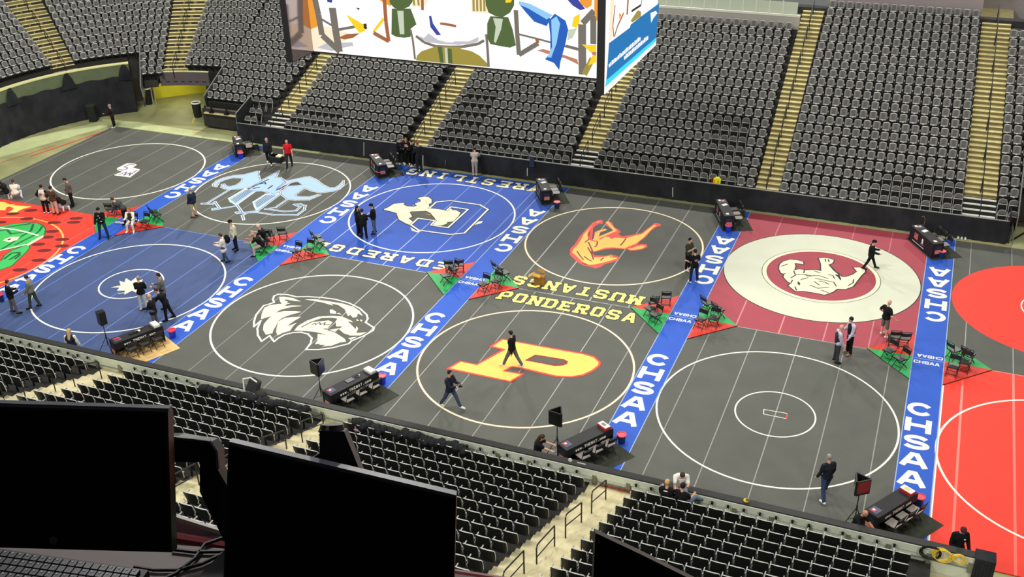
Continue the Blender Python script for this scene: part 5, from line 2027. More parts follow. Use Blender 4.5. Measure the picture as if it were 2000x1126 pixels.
# wall marks: white straps on the drape
for px, ya, yb, lab, m_ in ((711, 278, 304, 'short white strap hanging on the far drape at left', PAL), (870, 312, 322, 'short grey strap hanging on the middle of the far drape', RAILG), (1030, 328, 343, 'white strap hanging on the far drape near the small dark panel', PAL), (1314, 366, 384, 'thin white cord on the far drape left of the vest', PAL)):
    b = MB()
    p0, p1 = ony(px, ya, 18.66), ony(px, yb, 18.66)
    b.tube([p0, (p0 + p1) / 2 + Vector((0, -.01, 0)), p1], .022, m_, 6)
    tag(b.build('strap'), lab, 'strap')
p0 = ony(1039, 315, 18.62)
b = MB()
b.box((0, 0, 0), (.28, .05, .62), mat('panel_slate_blue', (52, 64, 98), .5), )
b.box((0, -.027, 0), (.22, .006, .54), mat('panel_dark', (40, 48, 70), .5))
tag(b.build('small_panel', loc=p0 + Vector((0, 0, 0))), 'small dark blue panel standing on top of the far drape', 'panel')
# high visibility vest over the front portable seat
p0 = ony(1399, 357, 19.0)
e = empty('safety_vest', p0)
HIV = mat('vest_yellow', (240, 250, 20), .6, emit=None)
b = MB()
b.prism([(-.2, 0, -.28), (.2, 0, -.28), (.22, .05, .2), (.1, .08, .3), (-.05, .08, .3), (-.18, .05, .2)], (0, .07, 0), HIV)
b.build('cloth', e)
b = MB()
for s in (-.12, .1):
    b.box((s, -.01, -.02), (.05, .02, .46), mat('vest_orange', (250, 150, 30), .6))
b.build('stripe', e)
tag(e, 'bright yellow safety vest hanging over a front row seat', 'vest')
b = MB()
b.prism([(-.35, .1, -.3), (-.12, .1, -.3), (-.12, .12, .22), (-.3, .14, .2)], (0, .08, 0), mat('jacket_red', (120, 22, 30), .7))
tag(b.build('jacket', loc=p0), 'dark red jacket on the seat left of the safety vest', 'jacket')

# ------------------------------------------------------------------ things at the near barrier
# stroller leaning over the barrier
p0 = ony(488, 765, -7.7)
e = empty('stroller', (p0.x, -7.75, nfloor(0)))
tag(e, 'folded black stroller with white frame standing behind the near barrier', 'stroller')
b = MB()
b.prism([(-.25, .1, .75), (.2, .1, .72), (.25, .25, 1.05), (-.15, .3, 1.15)], (.1, .15, .05), mat('stroller_fabric', (44, 44, 42), .8))
b.ell((.45, .1, .72), (.25, .2, .18), mat('stroller_fabric', (44, 44, 42), .8))
b.build('fabric', e)
b = MB()
for q in ([(-.35, 0, 0), (-.3, .1, .6), (-.38, .25, 1.15)], [(-.38, .25, 1.15), (-.1, .35, 1.2), (.2, .3, 1.1)], [(.55, 0, 0), (.5, .1, .5), (.1, .2, .8)], [(.8, .1, .55), (.6, .05, .5)]):
    b.tube(q, .03, PAL, 6)
b.build('frame', e)
for s in (-.3, .5):
    b = MB()
    b.tube([(s + .1 * math.cos(2 * pi * i / 12), -.05, .12 + .1 * math.sin(2 * pi * i / 12)) for i in range(12)], .02, CHB, 6, closed=True)
    b.build('wheel', e)
# heaps of black cloth on the first near rows
for nm_, x0_, x1_, kk, lab in (('c', -20.2, -15.7, 0, 'long heap of black cloth bundled along the first row, left near block'), ('d', -13.6, -9.3, 0, 'long heap of black cloth bundled along the first row, middle near block')):
    b = MB()
    n = 34
    random.seed(3 if nm_ == 'c' else 5)
    for j in range(n):
        x = x0_ + (x1_ - x0_) * j / (n - 1)
        b.ell((x, NY0 + .12 + random.uniform(-.08, .1), nfloor(0) + .80 + random.uniform(-.06, .06)), (.16, .2, .14), mat('bundle_black', (15, 16, 20), .8), 7, 5)
    tag(b.build('cloth_heap'), lab, 'cloth')
b = MB()
for j in range(9):
    b.ell((-14.3 + random.uniform(-.3, .5), -7.9 + random.uniform(-.15, .15), nfloor(0) + .12 + random.uniform(0, .15)), (.22, .16, .12), mat('bag_black', (30, 30, 32), .6), 8, 5)
tag(b.build('bag_pile'), 'pile of dark bags at the foot of the middle near stair', 'bags')
b = MB()
b.ell((0, 0, .1), (.3, .2, .1), mat('bag_pink', (196, 160, 170), .6))
tag(b.build('pink_bag', loc=(-13.5, -8.0, nfloor(0) + .45)), 'pale pink bag lying on the first row seats, middle near block', 'bag')
# red sign strip at the foot of the barrier
b = MB()
b.box2((-4.62, -7.48, .84), (-3.3, -7.44, .92), mat('sign_strip_red', (140, 66, 50), .6, noise=.5, nscale=14))
tag(b.build('sign_strip'), 'narrow red sign strip at the barrier foot, head of the right near stair', 'sign')
# small round badge on the cap, and a yellow hat
b = MB()
p0 = ony(1114, 897, -7.41)
b.cyl((p0.x, -7.42, p0.z), (p0.x, -7.44, p0.z), .07, PAL, n=16)
b.box((p0.x + .4, -7.425, p0.z - .04), (.3, .01, .03), PAL)
tag(b.build('round_badge'), 'round white badge on the black cap of the near barrier', 'badge')
p0 = onz(1458, 975, 1.46)
b = MB()
b.ell((0, 0, .03), (.10, .09, .06), mat('hat_yellow', (226, 200, 60), .7))
b.ell((.03, -.02, .07), (.06, .05, .05), mat('hat_brown', (110, 84, 40), .7))
tag(b.build('knit_hat', loc=(p0.x, -7.25, 1.42)), 'yellow and brown knit hat lying on the barrier cap', 'hat')
# cable coils hung over the right end of the barrier
YC2 = mat('cable_yellow', (240, 206, 74), .5)
BC2 = mat('cable_black', (28, 26, 26), .5)
for nm_, x, m_, lab, nn, rr in (('y', 6.15, YC2, 'coil of yellow cable hung over the right end of the barrier', 6, .24), ('y2', 6.62, YC2, 'second loop of yellow cable hung beside the first coil', 4, .16), ('b', 5.8, BC2, 'coil of black cable hung beside the yellow coil', 6, .26)):
    b = MB()
    for j in range(nn):
        rj = rr + .012 * (j % 3)
        cx_ = x + random.uniform(-.05, .05)
        cz_ = 1.30 + random.uniform(-.04, .03)
        b.tube([(cx_ + rj * math.cos(2 * pi * i / 20), -7.49 - .012 * j, cz_ + rj * .85 * math.sin(2 * pi * i / 20)) for i in range(20)], .016, m_, 5, closed=True)
    tag(b.build('cable_coil'), lab, 'cable')

# ------------------------------------------------------------------ press booth in the foreground
BTH = mat('booth_dark_wall', (26, 25, 27), .8, .2)
b = MB()
b.box2((-7, -41.2, 26.2), (14, -33.3, 26.5), BTH)  # unseen booth roof, put up to keep the monitors dark
struct(b.build('ceiling'))
b = MB()
b.box2((-7, -41.4, 20.0), (14, -41.0, 26.5), BTH)
struct(b.build('wall_rear'))
b = MB()
b.box2((-7.2, -41.2, 20.0), (-7.0, -33.3, 26.5), BTH)
struct(b.build('wall_booth_left'))
b = MB()
b.box2((13.8, -41.2, 20.0), (14.0, -33.3, 26.5), BTH)
struct(b.build('wall_booth_right'))
b = MB()
b.box2((-7, -41.2, 20.0), (14, -34.5, 20.1), BTH)
struct(b.build('floor'))
ZD = 21.93
DSK = mat('desk_laminate', (118, 108, 104), .5, .3, .05, 6)
b = MB()
P = [onz(x, y, ZD) for x, y in ((-60, 1048), (330, 1062), (700, 1092), (1300, 1180), (1300, 1700), (-60, 1700))]
b.prism([(p.x, p.y, ZD - .04) for p in P], (0, 0, .04), DSK)
desk = b.build('desk')
tag(desk, 'pale curved desk top under the dark monitors', 'desk')
REDT = mat('desk_red_edge', (120, 26, 34), .5)
b = MB()
L_ = [onz(x, y, ZD - .02) for x, y in ((-60, 1040), (335, 1049), (440, 1066), (700, 1094), (1300, 1186))]
b.tube(L_, .014, REDT, 8)
b.build('edge_trim', desk)
LAV = mat('ledge_lavender', (196, 188, 204), .5, .3)
b = MB()
Lf = [onz(x, y, ZD + .0) for x, y in ((-60, 905), (335, 1010), (440, 1043), (700, 1124), (1300, 1310))]
Ln = [onz(x, y, ZD - .06) for x, y in ((-60, 1044), (335, 1053), (440, 1070), (700, 1098), (1300, 1190))]
for i in range(len(Lf) - 1):
    q = [Lf[i], Lf[i + 1], Ln[i + 1], Ln[i]]
    b.prism(q, (0, 0, -.05), LAV)
o = b.build('booth_ledge')
tag(o, 'lavender grey ledge in front of the desk', 'ledge')
b = MB()
b.tube([p + Vector((0, 0, .004)) for p in Lf], .008, mat('ledge_bright_edge', (196, 190, 176), .4), 6)
b.build('edge', o)


def at(px, py, D):
    return CAMP + ray(px, py) * D


MBK = mat('monitor_black', (9, 10, 15), .35, .4)
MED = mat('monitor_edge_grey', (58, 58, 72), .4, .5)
MSC = mat('monitor_dark_screen', (6, 7, 16), .2, .35)


def monitor(pts, D, tk, lab, loc_px, edge=True):
    """flat dark monitor: four screen corners, thickness away from the viewer"""
    P = [at(x, y, D) for x, y in pts]
    n = (P[1] - P[0]).cross(P[3] - P[0]).normalized()
    if n.dot(CF) < 0:
        n = -n
    o_ = at(loc_px[0], loc_px[1], D)
    o_ = Vector((o_.x, o_.y, ZD))
    e = empty('monitor', o_)
    tag(e, lab, 'monitor')
    b = MB()
    b.prism([p - o_ for p in P], n * tk, MBK)
    b.build('housing', e)
    c = sum(P, Vector((0, 0, 0))) / len(P)
    b = MB()
    b.poly([c + (p - c) * .975 - n * .002 - o_ for p in P], MSC)
    b.build('screen', e)
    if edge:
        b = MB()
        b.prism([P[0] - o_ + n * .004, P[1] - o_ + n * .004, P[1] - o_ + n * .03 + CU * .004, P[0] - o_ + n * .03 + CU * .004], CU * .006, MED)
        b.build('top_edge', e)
    return e, P, n


e1, P1, n1 = monitor([(-240, 785), (328, 803), (336, 1078), (-240, 1062)], 2.25, .035, 'large dark monitor at the left, its screen off', (100, 1075))
b = MB()
b.cyl(at(104, 1055, 2.243) - Vector(e1.location), at(104, 1055, 2.249) - Vector(e1.location), .008, mat('monitor_badge', (60, 48, 52), .3, .6), n=14)
b.build('badge', e1)
e2, P2, n2 = monitor([(446, 868), (891, 973), (884, 1240), (434, 1200)], 2.15, .035, 'dark monitor in the middle of the desk, tilted', (640, 1200))
e3, P3, n3 = monitor([(1163, 1040), (1250, 1081), (1470, 1190), (1450, 1320), (1150, 1320)], 2.0, .04, 'dark monitor corner rising at the bottom right of the desk', (1250, 1300), edge=False)
# neck and arm holding the middle monitor
ARM = mat('monitor_arm_black', (22, 23, 28), .35, .5)
e = e2
b = MB()
P = [at(x, y, 2.26) - Vector(e.location) for x, y in ((625, 838), (650, 830), (672, 842), (710, 925), (760, 1130), (560, 1100), (610, 900), (600, 905))]
P = [at(x, y, 2.24) - Vector(e.location) for x, y in ((624, 840), (672, 842), (706, 926), (760, 1100), (560, 1060), (604, 897), (624, 885))]
b.prism(P, CF * .05, ARM)
b.build('neck', e)
b = MB()
b.tube([at(648, 842, 2.27) - Vector(e.location), at(648, 828, 2.27) - Vector(e.location)], [.029, .024], ARM, 20)
b.build('hinge_cap', e)
e = e1
b = MB()
o_ = Vector(e.location)
b.prism([at(x, y, 2.4) - o_ for x, y in ((300, 852), (345, 852), (378, 858), (412, 862), (424, 880), (426, 918), (445, 950), (470, 1010), (470, 1090), (440, 1060), (390, 960), (390, 902), (345, 902), (300, 900))], CF * .06, ARM)
b.build('arm', e)
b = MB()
b.tube([at(x, y, 2.395) - o_ for x, y in ((330, 853), (378, 858), (410, 862), (423, 880), (426, 915))], .004, mat('arm_edge_highlight', (80, 78, 88), .3, .5), 6)  # pale line paints the highlight along the arm's upper edge
b.build('arm_painted_glint', e)
# keyboard
KB = mat('keyboard_black', (20, 21, 24), .5)
KK = mat('key_black', (26, 28, 32), .4, .5)
KL = mat('key_legend', (150, 160, 170), .5)
ka, kb, kc = onz(-60, 1068, ZD + .02), onz(288, 1118, ZD + .02), onz(255, 1230, ZD + .02)
u = (kb - ka)
LK = u.length
u.normalize()
v = Vector((u.y, -u.x, 0))
e = empty('keyboard', (ka.x, ka.y, ZD + .001), math.atan2(u.y, u.x))
tag(e, 'black keyboard with pale key legends at the lower left', 'keyboard')
b = MB()
b.box((LK / 2, -.08, .012), (LK, .17, .022), KB)
b.build('base', e)
random.seed(11)
bk, bl = MB(), MB()
for r_ in range(7):
    for c_ in range(int(LK / .0192)):
        x, y = .012 + c_ * .0192 + (r_ % 3) * .003, -.014 - r_ * .021
        bk.box((x, y, .027), (.016, .017, .009), KK)
        if random.random() < .8:
            bl.box((x - .002, y + .003, .0322), (.005, .004, .001), KL)
o = bk.build('keys', e)
o = bl.build('key_legends', o)
# cables on the desk
for pts, lab in (([(262, 1106), (300, 1112), (350, 1112), (395, 1100), (440, 1078)], 'thin black cable curving over the desk by the keyboard'), ([(300, 1140), (345, 1118), (380, 1090), (400, 1062), (445, 1046)], 'thin black cable hanging from the middle monitor to the desk'),
                 ([(335, 1072), (380, 1077), (445, 1076)], 'thick black cable lying along the desk edge')):
    b = MB()
    b.tube([onz(x, y, ZD + .008) for x, y in pts], .0045, BC2, 6)
    tag(b.build('desk_cable'), lab, 'cable')
b = MB()
p0 = onz(430, 1118, ZD + .03)
b.prism([onz(x, y, ZD + .001) - Vector(e2.location) for x, y in ((395, 1140), (450, 1085), (620, 1120), (620, 1200), (400, 1200))], (0, 0, .03), mat('stand_foot', (30, 32, 34), .5))
b.build('foot', e2)
l = bpy.data.lights.new('booth_fill', 'AREA')  # added fill inside the booth, lifts the dark desk
l.energy = 16
l.size = 1.0
l.color = (1, .9, .85)
lo = bpy.data.objects.new('booth_fill', l)
COL.objects.link(lo)
lo.location = (1.5, -36.5, 26.0)
# ------------------------------------------------------------------ people
SKIN = mat('skin_light', (224, 172, 146), .6, .3)
SKIN2 = mat('skin_tan', (196, 140, 112), .6, .3)
EYE = mat('eye_dark', (30, 24, 22), .3, .5)


def cloth(name, col):
    return mat('cloth_' + name, col, .85, .15, .08, 12)


K_ = cloth('black', (24, 24, 26))
K2 = cloth('charcoal', (44, 45, 48))
HB, HD, HG, HBL, HR = (mat('hair_' + n, c, .6, .3) for n, c in (('brown', (66, 46, 36)), ('dark', (24, 22, 22)), ('grey', (150, 144, 134)), ('blond', (206, 168, 104)), ('red', (150, 76, 44))))


def remesh(mb, name, parent, vox, smooth=2, extra=None):
    """weld overlapping closed pieces into one skin"""
    tmp = mb.build('tmp_' + name)
    md = tmp.modifiers.new('r', 'REMESH')
    md.mode = 'VOXEL'
    md.voxel_size = vox
    md.adaptivity = 0
    md.use_smooth_shade = True
    if smooth:
        s = tmp.modifiers.new('s', 'SMOOTH')
        s.factor = .5
        s.iterations = smooth
    dg = bpy.context.evaluated_depsgraph_get()
    me = bpy.data.meshes.new_from_object(tmp.evaluated_get(dg))
    me.name = name
    old = tmp.data
    bpy.data.objects.remove(tmp)
    bpy.data.meshes.remove(old)
    me.materials.clear()
    me.materials.append(mb.mats[0])
    if extra is not None:
        # add fine pieces (fingers, eyes) to the same mesh
        bm = bmesh.new()
        bm.from_mesh(me)
        for p in (0,):
            vs = [bm.verts.new(v) for v in extra.v]
            for f, mi_ in zip(extra.f, extra.m):
                try:
                    fc = bm.faces.new([vs[k] for k in f])
                    fc.material_index = 0 if extra.mats[mi_] is mb.mats[0] else 1
                    fc.smooth = True
                except ValueError:
                    pass
        bm.to_mesh(me)
        bm.free()
        for mm in extra.mats:
            if mm is not mb.mats[0]:
                me.materials.append(mm)
    o = bpy.data.objects.new(name, me)
    COL.objects.link(o)
    if parent is not None:
        o.parent = parent
    return o


def dirv(flex, abd, side):
    """unit vector: 0 = straight down, flex swings forward (+y), abd swings outwards"""
    f, a = R(flex), R(abd)
    return Vector((side * math.sin(a), math.sin(f) * math.cos(a), -math.cos(f) * math.cos(a)))


def person(px=None, py=None, deg=0, label='', H=1.76, pose='stand', skin=SKIN, hair=HD, hstyle='short', top=K_, sleeves='long', sleeve_mat=None,
           bottom=K_, legs='long', shoes=K_, lean=0, headp=10, La=(8, 8, 12), Ra=(8, 8, 12), Ll=(0, 3, 3), Rl=(0, 3, 3), pos=None, seat_z=None, cap=None,
           logo=None, coat=0.0, z0=0.0, bulk=1.0, vest=None, scale_w=1.0, headyaw=0):
    """La/Ra = upper arm flex, abduction, elbow flex; Ll/Rl = hip flex, knee bend, abduction"""
    if pos is None:
        pos = onz(px, py, z0)
    s = H / 1.76
    pel = Vector((0, 0, 0))
    ln = R(lean)
    up = Vector((0, math.sin(ln), math.cos(ln)))
    fw = Vector((0, math.cos(ln), -math.sin(ln)))
    chest = pel + up * .27 * s
    nb = pel + up * .50 * s
    hp = R(lean * .6 + headp)
    hu = Vector((0, math.sin(hp), math.cos(hp)))
    hf = Vector((0, math.cos(hp), -math.sin(hp)))
    hc = nb + hu * .185 * s + hf * .015
    J = {}
    for sd, A, L in ((-1, La, Ll), (1, Ra, Rl)):
        sh = nb + up * -.055 * s + Vector((sd * .185 * s, 0, 0))
        ua = dirv(A[0], A[1], sd)
        el = sh + ua * .29 * s
        ax = dirv(A[0] + A[2], A[1] * .4 - (18 if A[2] > 60 else 0) - (20 if A[2] > 95 else 0), sd)
        if A[2] < 0:
            ax = dirv(A[0] + A[2], A[1] * .4, sd)
        wr = el + ax * .25 * s
        hd = wr + ax * .085 * s
        hip = pel + Vector((sd * .095 * s, 0, -.02 * s))
        th = dirv(L[0], L[2], sd)
        kn = hip + th * .42 * s
        sk = dirv(L[0] - L[1], L[2] * .6, sd)
        an = kn + sk * .41 * s
        ft = dirv(min(80, L[0] - L[1] + 90 - 8 * (1 if L[0] - L[1] > -40 else 0)), 6, sd) if True else None
        if L[0] - L[1] > -50:
            ft = Vector((sd * .12, 1, -.12)).normalized()
        toe = an + ft * .17 * s + Vector((0, 0, -.02))
        J[sd] = dict(sh=sh, el=el, wr=wr, hd=hd, hip=hip, kn=kn, an=an, toe=toe, ax=ax, ft=ft)
    if seat_z is None:
        low = min(min(J[d]['an'].z, J[d]['toe'].z) for d in J) - .062
        low = min(low, min(J[d]['kn'].z for d in J) - .06)
        if pose == 'sitfloor' or pose == 'prone':
            low = min(low, pel.z - .11)
        base = -low
    else:
        base = seat_z + .10
    off = Vector((0, 0, base))
    e = empty('person', (pos.x, pos.y, pos.z), R(deg - 90))
    tag(e, label, 'person')
    # when standing, centre between the feet
    if pose == 'stand':
        c = (J[-1]['an'] + J[1]['an']) / 2 + Vector((0, .05, 0))
        off -= Vector((c.x, c.y, 0))

    def q(v):
        return v + off
    B = bulk
    sk_ = MB()
    sk_.caps(q(pel + Vector((-.06, 0, 0))), q(pel + Vector((.06, 0, 0))), .115 * B, .115 * B, skin)
    sk_.caps(q(pel), q(chest), .125 * B, .13 * B, skin)
    sk_.caps(q(chest + Vector((-.07, 0, .06))), q(chest + Vector((.07, 0, .06))), .12 * B, .12 * B, skin)
    sk_.caps(q(nb - up * .06 + Vector((-.13, 0, 0))), q(nb - up * .06 + Vector((.13, 0, 0))), .062, .062, skin)
    sk_.caps(q(nb - up * .02), q(hc - hu * .05), .055, .052, skin)
    # head: skull, jaw, nose, ears
    sk_.ell(q(hc + hu * .02), (.078, .095, .112), skin, 14, 10, rot=Matrix.Rotation(-hp, 3, 'X'))
    sk_.ell(q(hc - hu * .055 + hf * .03), (.055, .06, .06), skin, 10, 8, rot=Matrix.Rotation(-hp, 3, 'X'))
    sk_.caps(q(hc + hf * .09 + hu * .0), q(hc + hf * .105 - hu * .03), .014, .018, skin, 6)
    for sd in (-1, 1):
        sk_.ell(q(hc + Vector((sd * .08, 0, 0)) - hu * .01), (.016, .022, .034), skin, 6, 5)
        j = J[sd]
        sk_.caps(q(j['sh']), q(j['el']), .05 * s, .042 * s, skin)
        sk_.caps(q(j['el']), q(j['wr']), .042 * s, .030 * s, skin)
        sk_.caps(q(j['wr']), q(j['wr'] + j['ax'] * .05), .030, .036, skin)
        sk_.caps(q(j['hip']), q(j['kn']), .085 * s * B, .058 * s, skin)
        sk_.caps(q(j['kn']), q(j['an']), .057 * s, .040 * s, skin)
        sk_.caps(q(j['an']), q(j['toe']), .042, .035, skin)
    ex = MB()
    ex.mats = [skin]
    for sd in (-1, 1):
        ex.ell(q(hc + Vector((sd * .032, 0, 0)) + hf * .088 + hu * .018), (.012, .010, .009), EYE, 6, 4)
        j = J[sd]
        ax = j['ax']
        aw = Vector((0, 1, 0)) if abs(ax.y) < .8 else Vector((0, 0, 1))
        lat = ax.cross(aw).normalized()
        pn = lat.cross(ax).normalized()
        pb = j['wr'] + ax * .055
        for f in range(4):
            t = (f - 1.5) * .019
            Lf_ = (.060, .072, .068, .054)[f]
            a0 = pb + lat * t + ax * .01
            a1 = a0 + ax * Lf_ * .55 + pn * .008
            a2 = a1 + ax * Lf_ * .40 + pn * .022
            ex.caps(q(a0), q(a1), .0095, .0085, skin, 5, 1)
            ex.caps(q(a1), q(a2), .0085, .007, skin, 5, 1)
        th0 = j['wr'] + ax * .02 + lat * (.03 * sd)
        th1 = th0 + ax * .04 + lat * (.028 * sd) + pn * .012
        ex.caps(q(th0), q(th1), .012, .010, skin, 5, 1)
        ex.caps(q(th1), q(th1 + ax * .03), .010, .008, skin, 5, 1)
    ex.ell(q(hc + hf * .083 - hu * .055), (.024, .008, .006), mat('lips', (170, 100, 92), .5), 6, 4)
    remesh(sk_, 'body', e, .020, 1, ex)
    # clothes
    g = .022
    tp = MB()
    tp.caps(q(pel + Vector((-.07, 0, -coat))), q(pel + Vector((.07, 0, -coat))), (.122 + g + coat * .1) * B, (.122 + g + coat * .1) * B, top)
    if coat:
        tp.caps(q(pel), q(pel - Vector((0, 0, coat))), .15 * B, .15 * B, top)
    tp.caps(q(pel + up * .02), q(chest), (.132 + g) * B, (.138 + g) * B, top)
    tp.caps(q(chest + Vector((-.09, 0, .06))), q(chest + Vector((.09, 0, .06))), (.122 + g) * B, (.122 + g) * B, top)
    tp.caps(q(nb - up * .065 + Vector((-.14, 0, 0))), q(nb - up * .065 + Vector((.14, 0, 0))), .066 + g, .066 + g, top)
    sm = MB()
    for sd in (-1, 1):
        j = J[sd]
        tgt = tp if sleeve_mat is None else sm
        mm = top if sleeve_mat is None else sleeve_mat
        if sleeves == 'long':
            tgt.caps(q(j['sh']), q(j['el']), .056 + g, .046 + g, mm)
            tgt.caps(q(j['el']), q(j['wr']), .046 + g, .032 + g, mm)
        elif sleeves == 'short':
            tgt.caps(q(j['sh']), q(j['sh'] + (j['el'] - j['sh']) * .7), .056 + g, .050 + g, mm)
    remesh(tp, 'top', e, .022, 2)
    if sleeve_mat is not None and sleeves != 'none':
        o = remesh(sm, 'sleeves', e, .022, 1)
    bt = MB()
    bt.caps(q(pel + Vector((-.07, 0, -.02))), q(pel + Vector((.07, 0, -.02))), .13 * B, .13 * B, bottom)
    for sd in (-1, 1):
        j = J[sd]
        bt.caps(q(j['hip']), q(j['kn']), .095 * s * B + .010, .066 * s + .010, bottom)
        if legs == 'long':
            bt.caps(q(j['kn']), q(j['an'] + (j['kn'] - j['an']) * .06), .064 * s + .010, .052 * s + .012, bottom)
        else:
            bt.caps(q(j['kn']), q(j['kn'] + (j['an'] - j['kn']) * .05), .075 * s, .075 * s, bottom)
    remesh(bt, 'trousers' if legs == 'long' else 'shorts', e, .022, 2)
    for sd in (-1, 1):
        j = J[sd]
        b = MB()
        b.caps(q(j['an'] - j['ft'] * .03), q(j['toe']), .052, .044, shoes, 8)
        b.build('shoe', e, smooth=True)
    if hair is not None and hstyle != 'bald':
        hb = MB()
        hb.ell(q(hc + hu * .036 - hf * .016), (.090, .102, .108), hair, 14, 8, rot=Matrix.Rotation(-hp, 3, 'X'))
        if hstyle == 'long':
            hb.caps(q(hc - hf * .05), q(nb - up * .12 - fw * .10), .085, .065, hair)
        elif hstyle == 'tail':
            hb.caps(q(hc - hf * .10 + hu * .03), q(hc - hf * .17 - hu * .12), .03, .022, hair)
        elif hstyle == 'beard':
            hb.caps(q(hc - hu * .09 + hf * .05), q(hc - hu * .11 + hf * .055), .05, .035, hair)
        # trim the front so the face shows
        o = remesh(hb, 'hair', e, .018, 1)
        me = o.data
        bm = bmesh.new()
        bm.from_mesh(me)
        cut = []
        for v in bm.verts:
            d = Vector(v.co) - q(hc)
            if d.dot(hf) > .045 and d.dot(hu) < .055 and not (hstyle == 'beard' and d.dot(hu) < -.045):
                cut.append(v)
        bmesh.ops.delete(bm, geom=cut, context='VERTS')
        bm.to_mesh(me)
        bm.free()
    if cap is not None:
        b = MB()
        b.ell(q(hc + hu * .055 - hf * .004), (.097, .108, .085), cap, 14, 8, rot=Matrix.Rotation(-hp, 3, 'X'))
        b.caps(q(hc + hf * .09 + hu * .06 + Vector((-.04, 0, 0))), q(hc + hf * .09 + hu * .06 + Vector((.04, 0, 0))), .03, .03, cap, 8)
        b.build('cap', e, smooth=True)
    if vest is not None:
        b = MB()
        b.caps(q(pel + up * .03), q(chest), .165 * B, .172 * B, vest)
        b.caps(q(chest + Vector((-.07, 0, .06))), q(chest + Vector((.07, 0, .06))), .158 * B, .158 * B, vest)
        b.caps(q(nb - up * .08 + Vector((-.10, 0, 0))), q(nb - up * .08 + Vector((.10, 0, 0))), .095, .095, vest)
        remesh(b, 'vest', e, .022, 2)
    if logo is not None:
        b = MB()
        for dx, dz, w_, h_ in logo[1]:
            c = q(chest + up * dz + Vector((dx, 0, 0)) + (fw if logo[2] else -fw) * (.165 * B))
            b.ell(c, (w_, .02, h_), logo[0], 8, 6)
        b.build('print', e)
    return e


C = cloth
wht, cream, grey, navy, jean, khaki = C('white', (236, 234, 226)), C('cream', (232, 226, 200)), C('grey', (120, 118, 118)), C('navy', (38, 44, 66)), C('denim', (62, 80, 106)), C('khaki', (176, 160, 128))
dkjean, olive, brown, pink, lav, stone = C('dark_denim', (42, 52, 72)), C('olive', (84, 88, 66)), C('brown', (76, 58, 46)), C('camo_pink', (206, 168, 150)), C('lavender', (186, 186, 204)), C('stone', (184, 170, 158))
SHW = mat('shoe_white', (236, 232, 226), .6)
SHB = mat('shoe_brown', (150, 104, 76), .6)
STAND = dict()
WALK_ = dict(Ll=(26, 4, 2), Rl=(-20, 14, 2), La=(-16, 6, 12), Ra=(22, 6, 16))
WALK2 = dict(Ll=(-20, 14, 2), Rl=(26, 4, 2), La=(22, 6, 16), Ra=(-16, 6, 12))
CROSS = dict(La=(22, 8, 105), Ra=(22, 8, 105))
HANDS = dict(La=(18, 6, 80), Ra=(18, 6, 80))
HIPS = dict(La=(-12, 38, 60), Ra=(-12, 38, 60))

person(223, 250, 203, 'grey haired person in maroon black top at the far corner of the monogram mat', hair=HG, top=C('maroon_black', (46, 28, 32)), shoes=SHW, H=1.66, La=(30, 4, 60), Ra=(10, 6, 20))
person(16, 386, 200, 'person with long dark hair sitting on the mat in black top, legs stretched left', pose='sitfloor', hair=HD, hstyle='long', top=K_, sleeves='short', bottom=K2, shoes=SHW, lean=22, headp=25, Ll=(82, 10, 8), Rl=(84, 30, 6), La=(50, 6, 40), Ra=(50, 6, 40), H=1.68)
person(33, 391, 120, 'person with brown ponytail sitting on the mat in a pale sweatshirt, back to the view', pose='sitfloor', hair=HB, hstyle='tail', top=wht, bottom=lav, shoes=SHW, lean=12, Ll=(84, 140, 18), Rl=(84, 140, 18), La=(30, 6, 70), Ra=(30, 6, 70), H=1.64)
person(93, 417, 102, 'person in white vest over black sleeves, back turned, at the edge of the melon mat', H=1.74, hair=HD, top=C('vest_white', (226, 214, 204)), sleeve_mat=K_, bottom=K_, shoes=SHW, **HIPS, logo=(K2, [(0, .1, .08, .012), (0, .04, .09, .012), (0, -.02, .08, .012)], False))
person(111, 419, 98, 'person in brown jacket and pink camouflage trousers, back turned, by the melon mat', H=1.72, hair=HD, top=brown, bottom=pink, shoes=K_, **HIPS)
person(142, 404, 218, 'person in grey brown jacket and black trousers looking down at the kneeling person', H=1.8, hair=HD, hstyle='beard', top=C('taupe', (104, 92, 92)), bottom=K_, headp=30, La=(10, 4, 20), Ra=(14, 4, 30))
person(128, 414, 190, 'person kneeling bent over on the mat in black top and light grey sweatpants', pose='prone', H=1.74, hair=HD, top=K_, bottom=C('light_grey', (182, 182, 190)), shoes=SHW, lean=72, headp=30, Ll=(62, 150, 6), Rl=(40, 130, 8), La=(70, 8, 40), Ra=(70, 8, 40))
person(204, 466, -62, 'person in black hoodie with two white marks and blue jeans on the left runner', H=1.8, hair=HD, cap=K_, top=K_, bottom=dkjean, shoes=K_, Ll=(4, 3, 10), Rl=(2, 3, 10), La=(20, 6, 70), Ra=(4, 14, 20), logo=(wht, [(.03, .12, .03, .03), (-.02, -.0, .035, .02)], True))
person(248, 438, 195, 'person in dark grey shirt bending over the chairs left of the left runner', H=1.8, hair=HB, top=C('slate', (66, 68, 66)), bottom=K_, lean=48, La=(22, 6, 10), Ra=(16, 6, 30), Rl=(-4, 6, 4))
person(deg=-68, pos=Vector((onz(257, 431, .5).x, onz(257, 431, .5).y, PADT)), label='girl with reddish hair seated on a chair in cream sweats with white shoes', pose='sit', seat_z=.42, H=1.66, skin=SKIN, hair=HR, hstyle='long', top=cream, vest=C('brown_black', (60, 48, 46)), bottom=cream, shoes=SHW, Ll=(78, 82, 6), Rl=(78, 82, 10), La=(34, 6, 60), Ra=(34, 6, 60), lean=6)
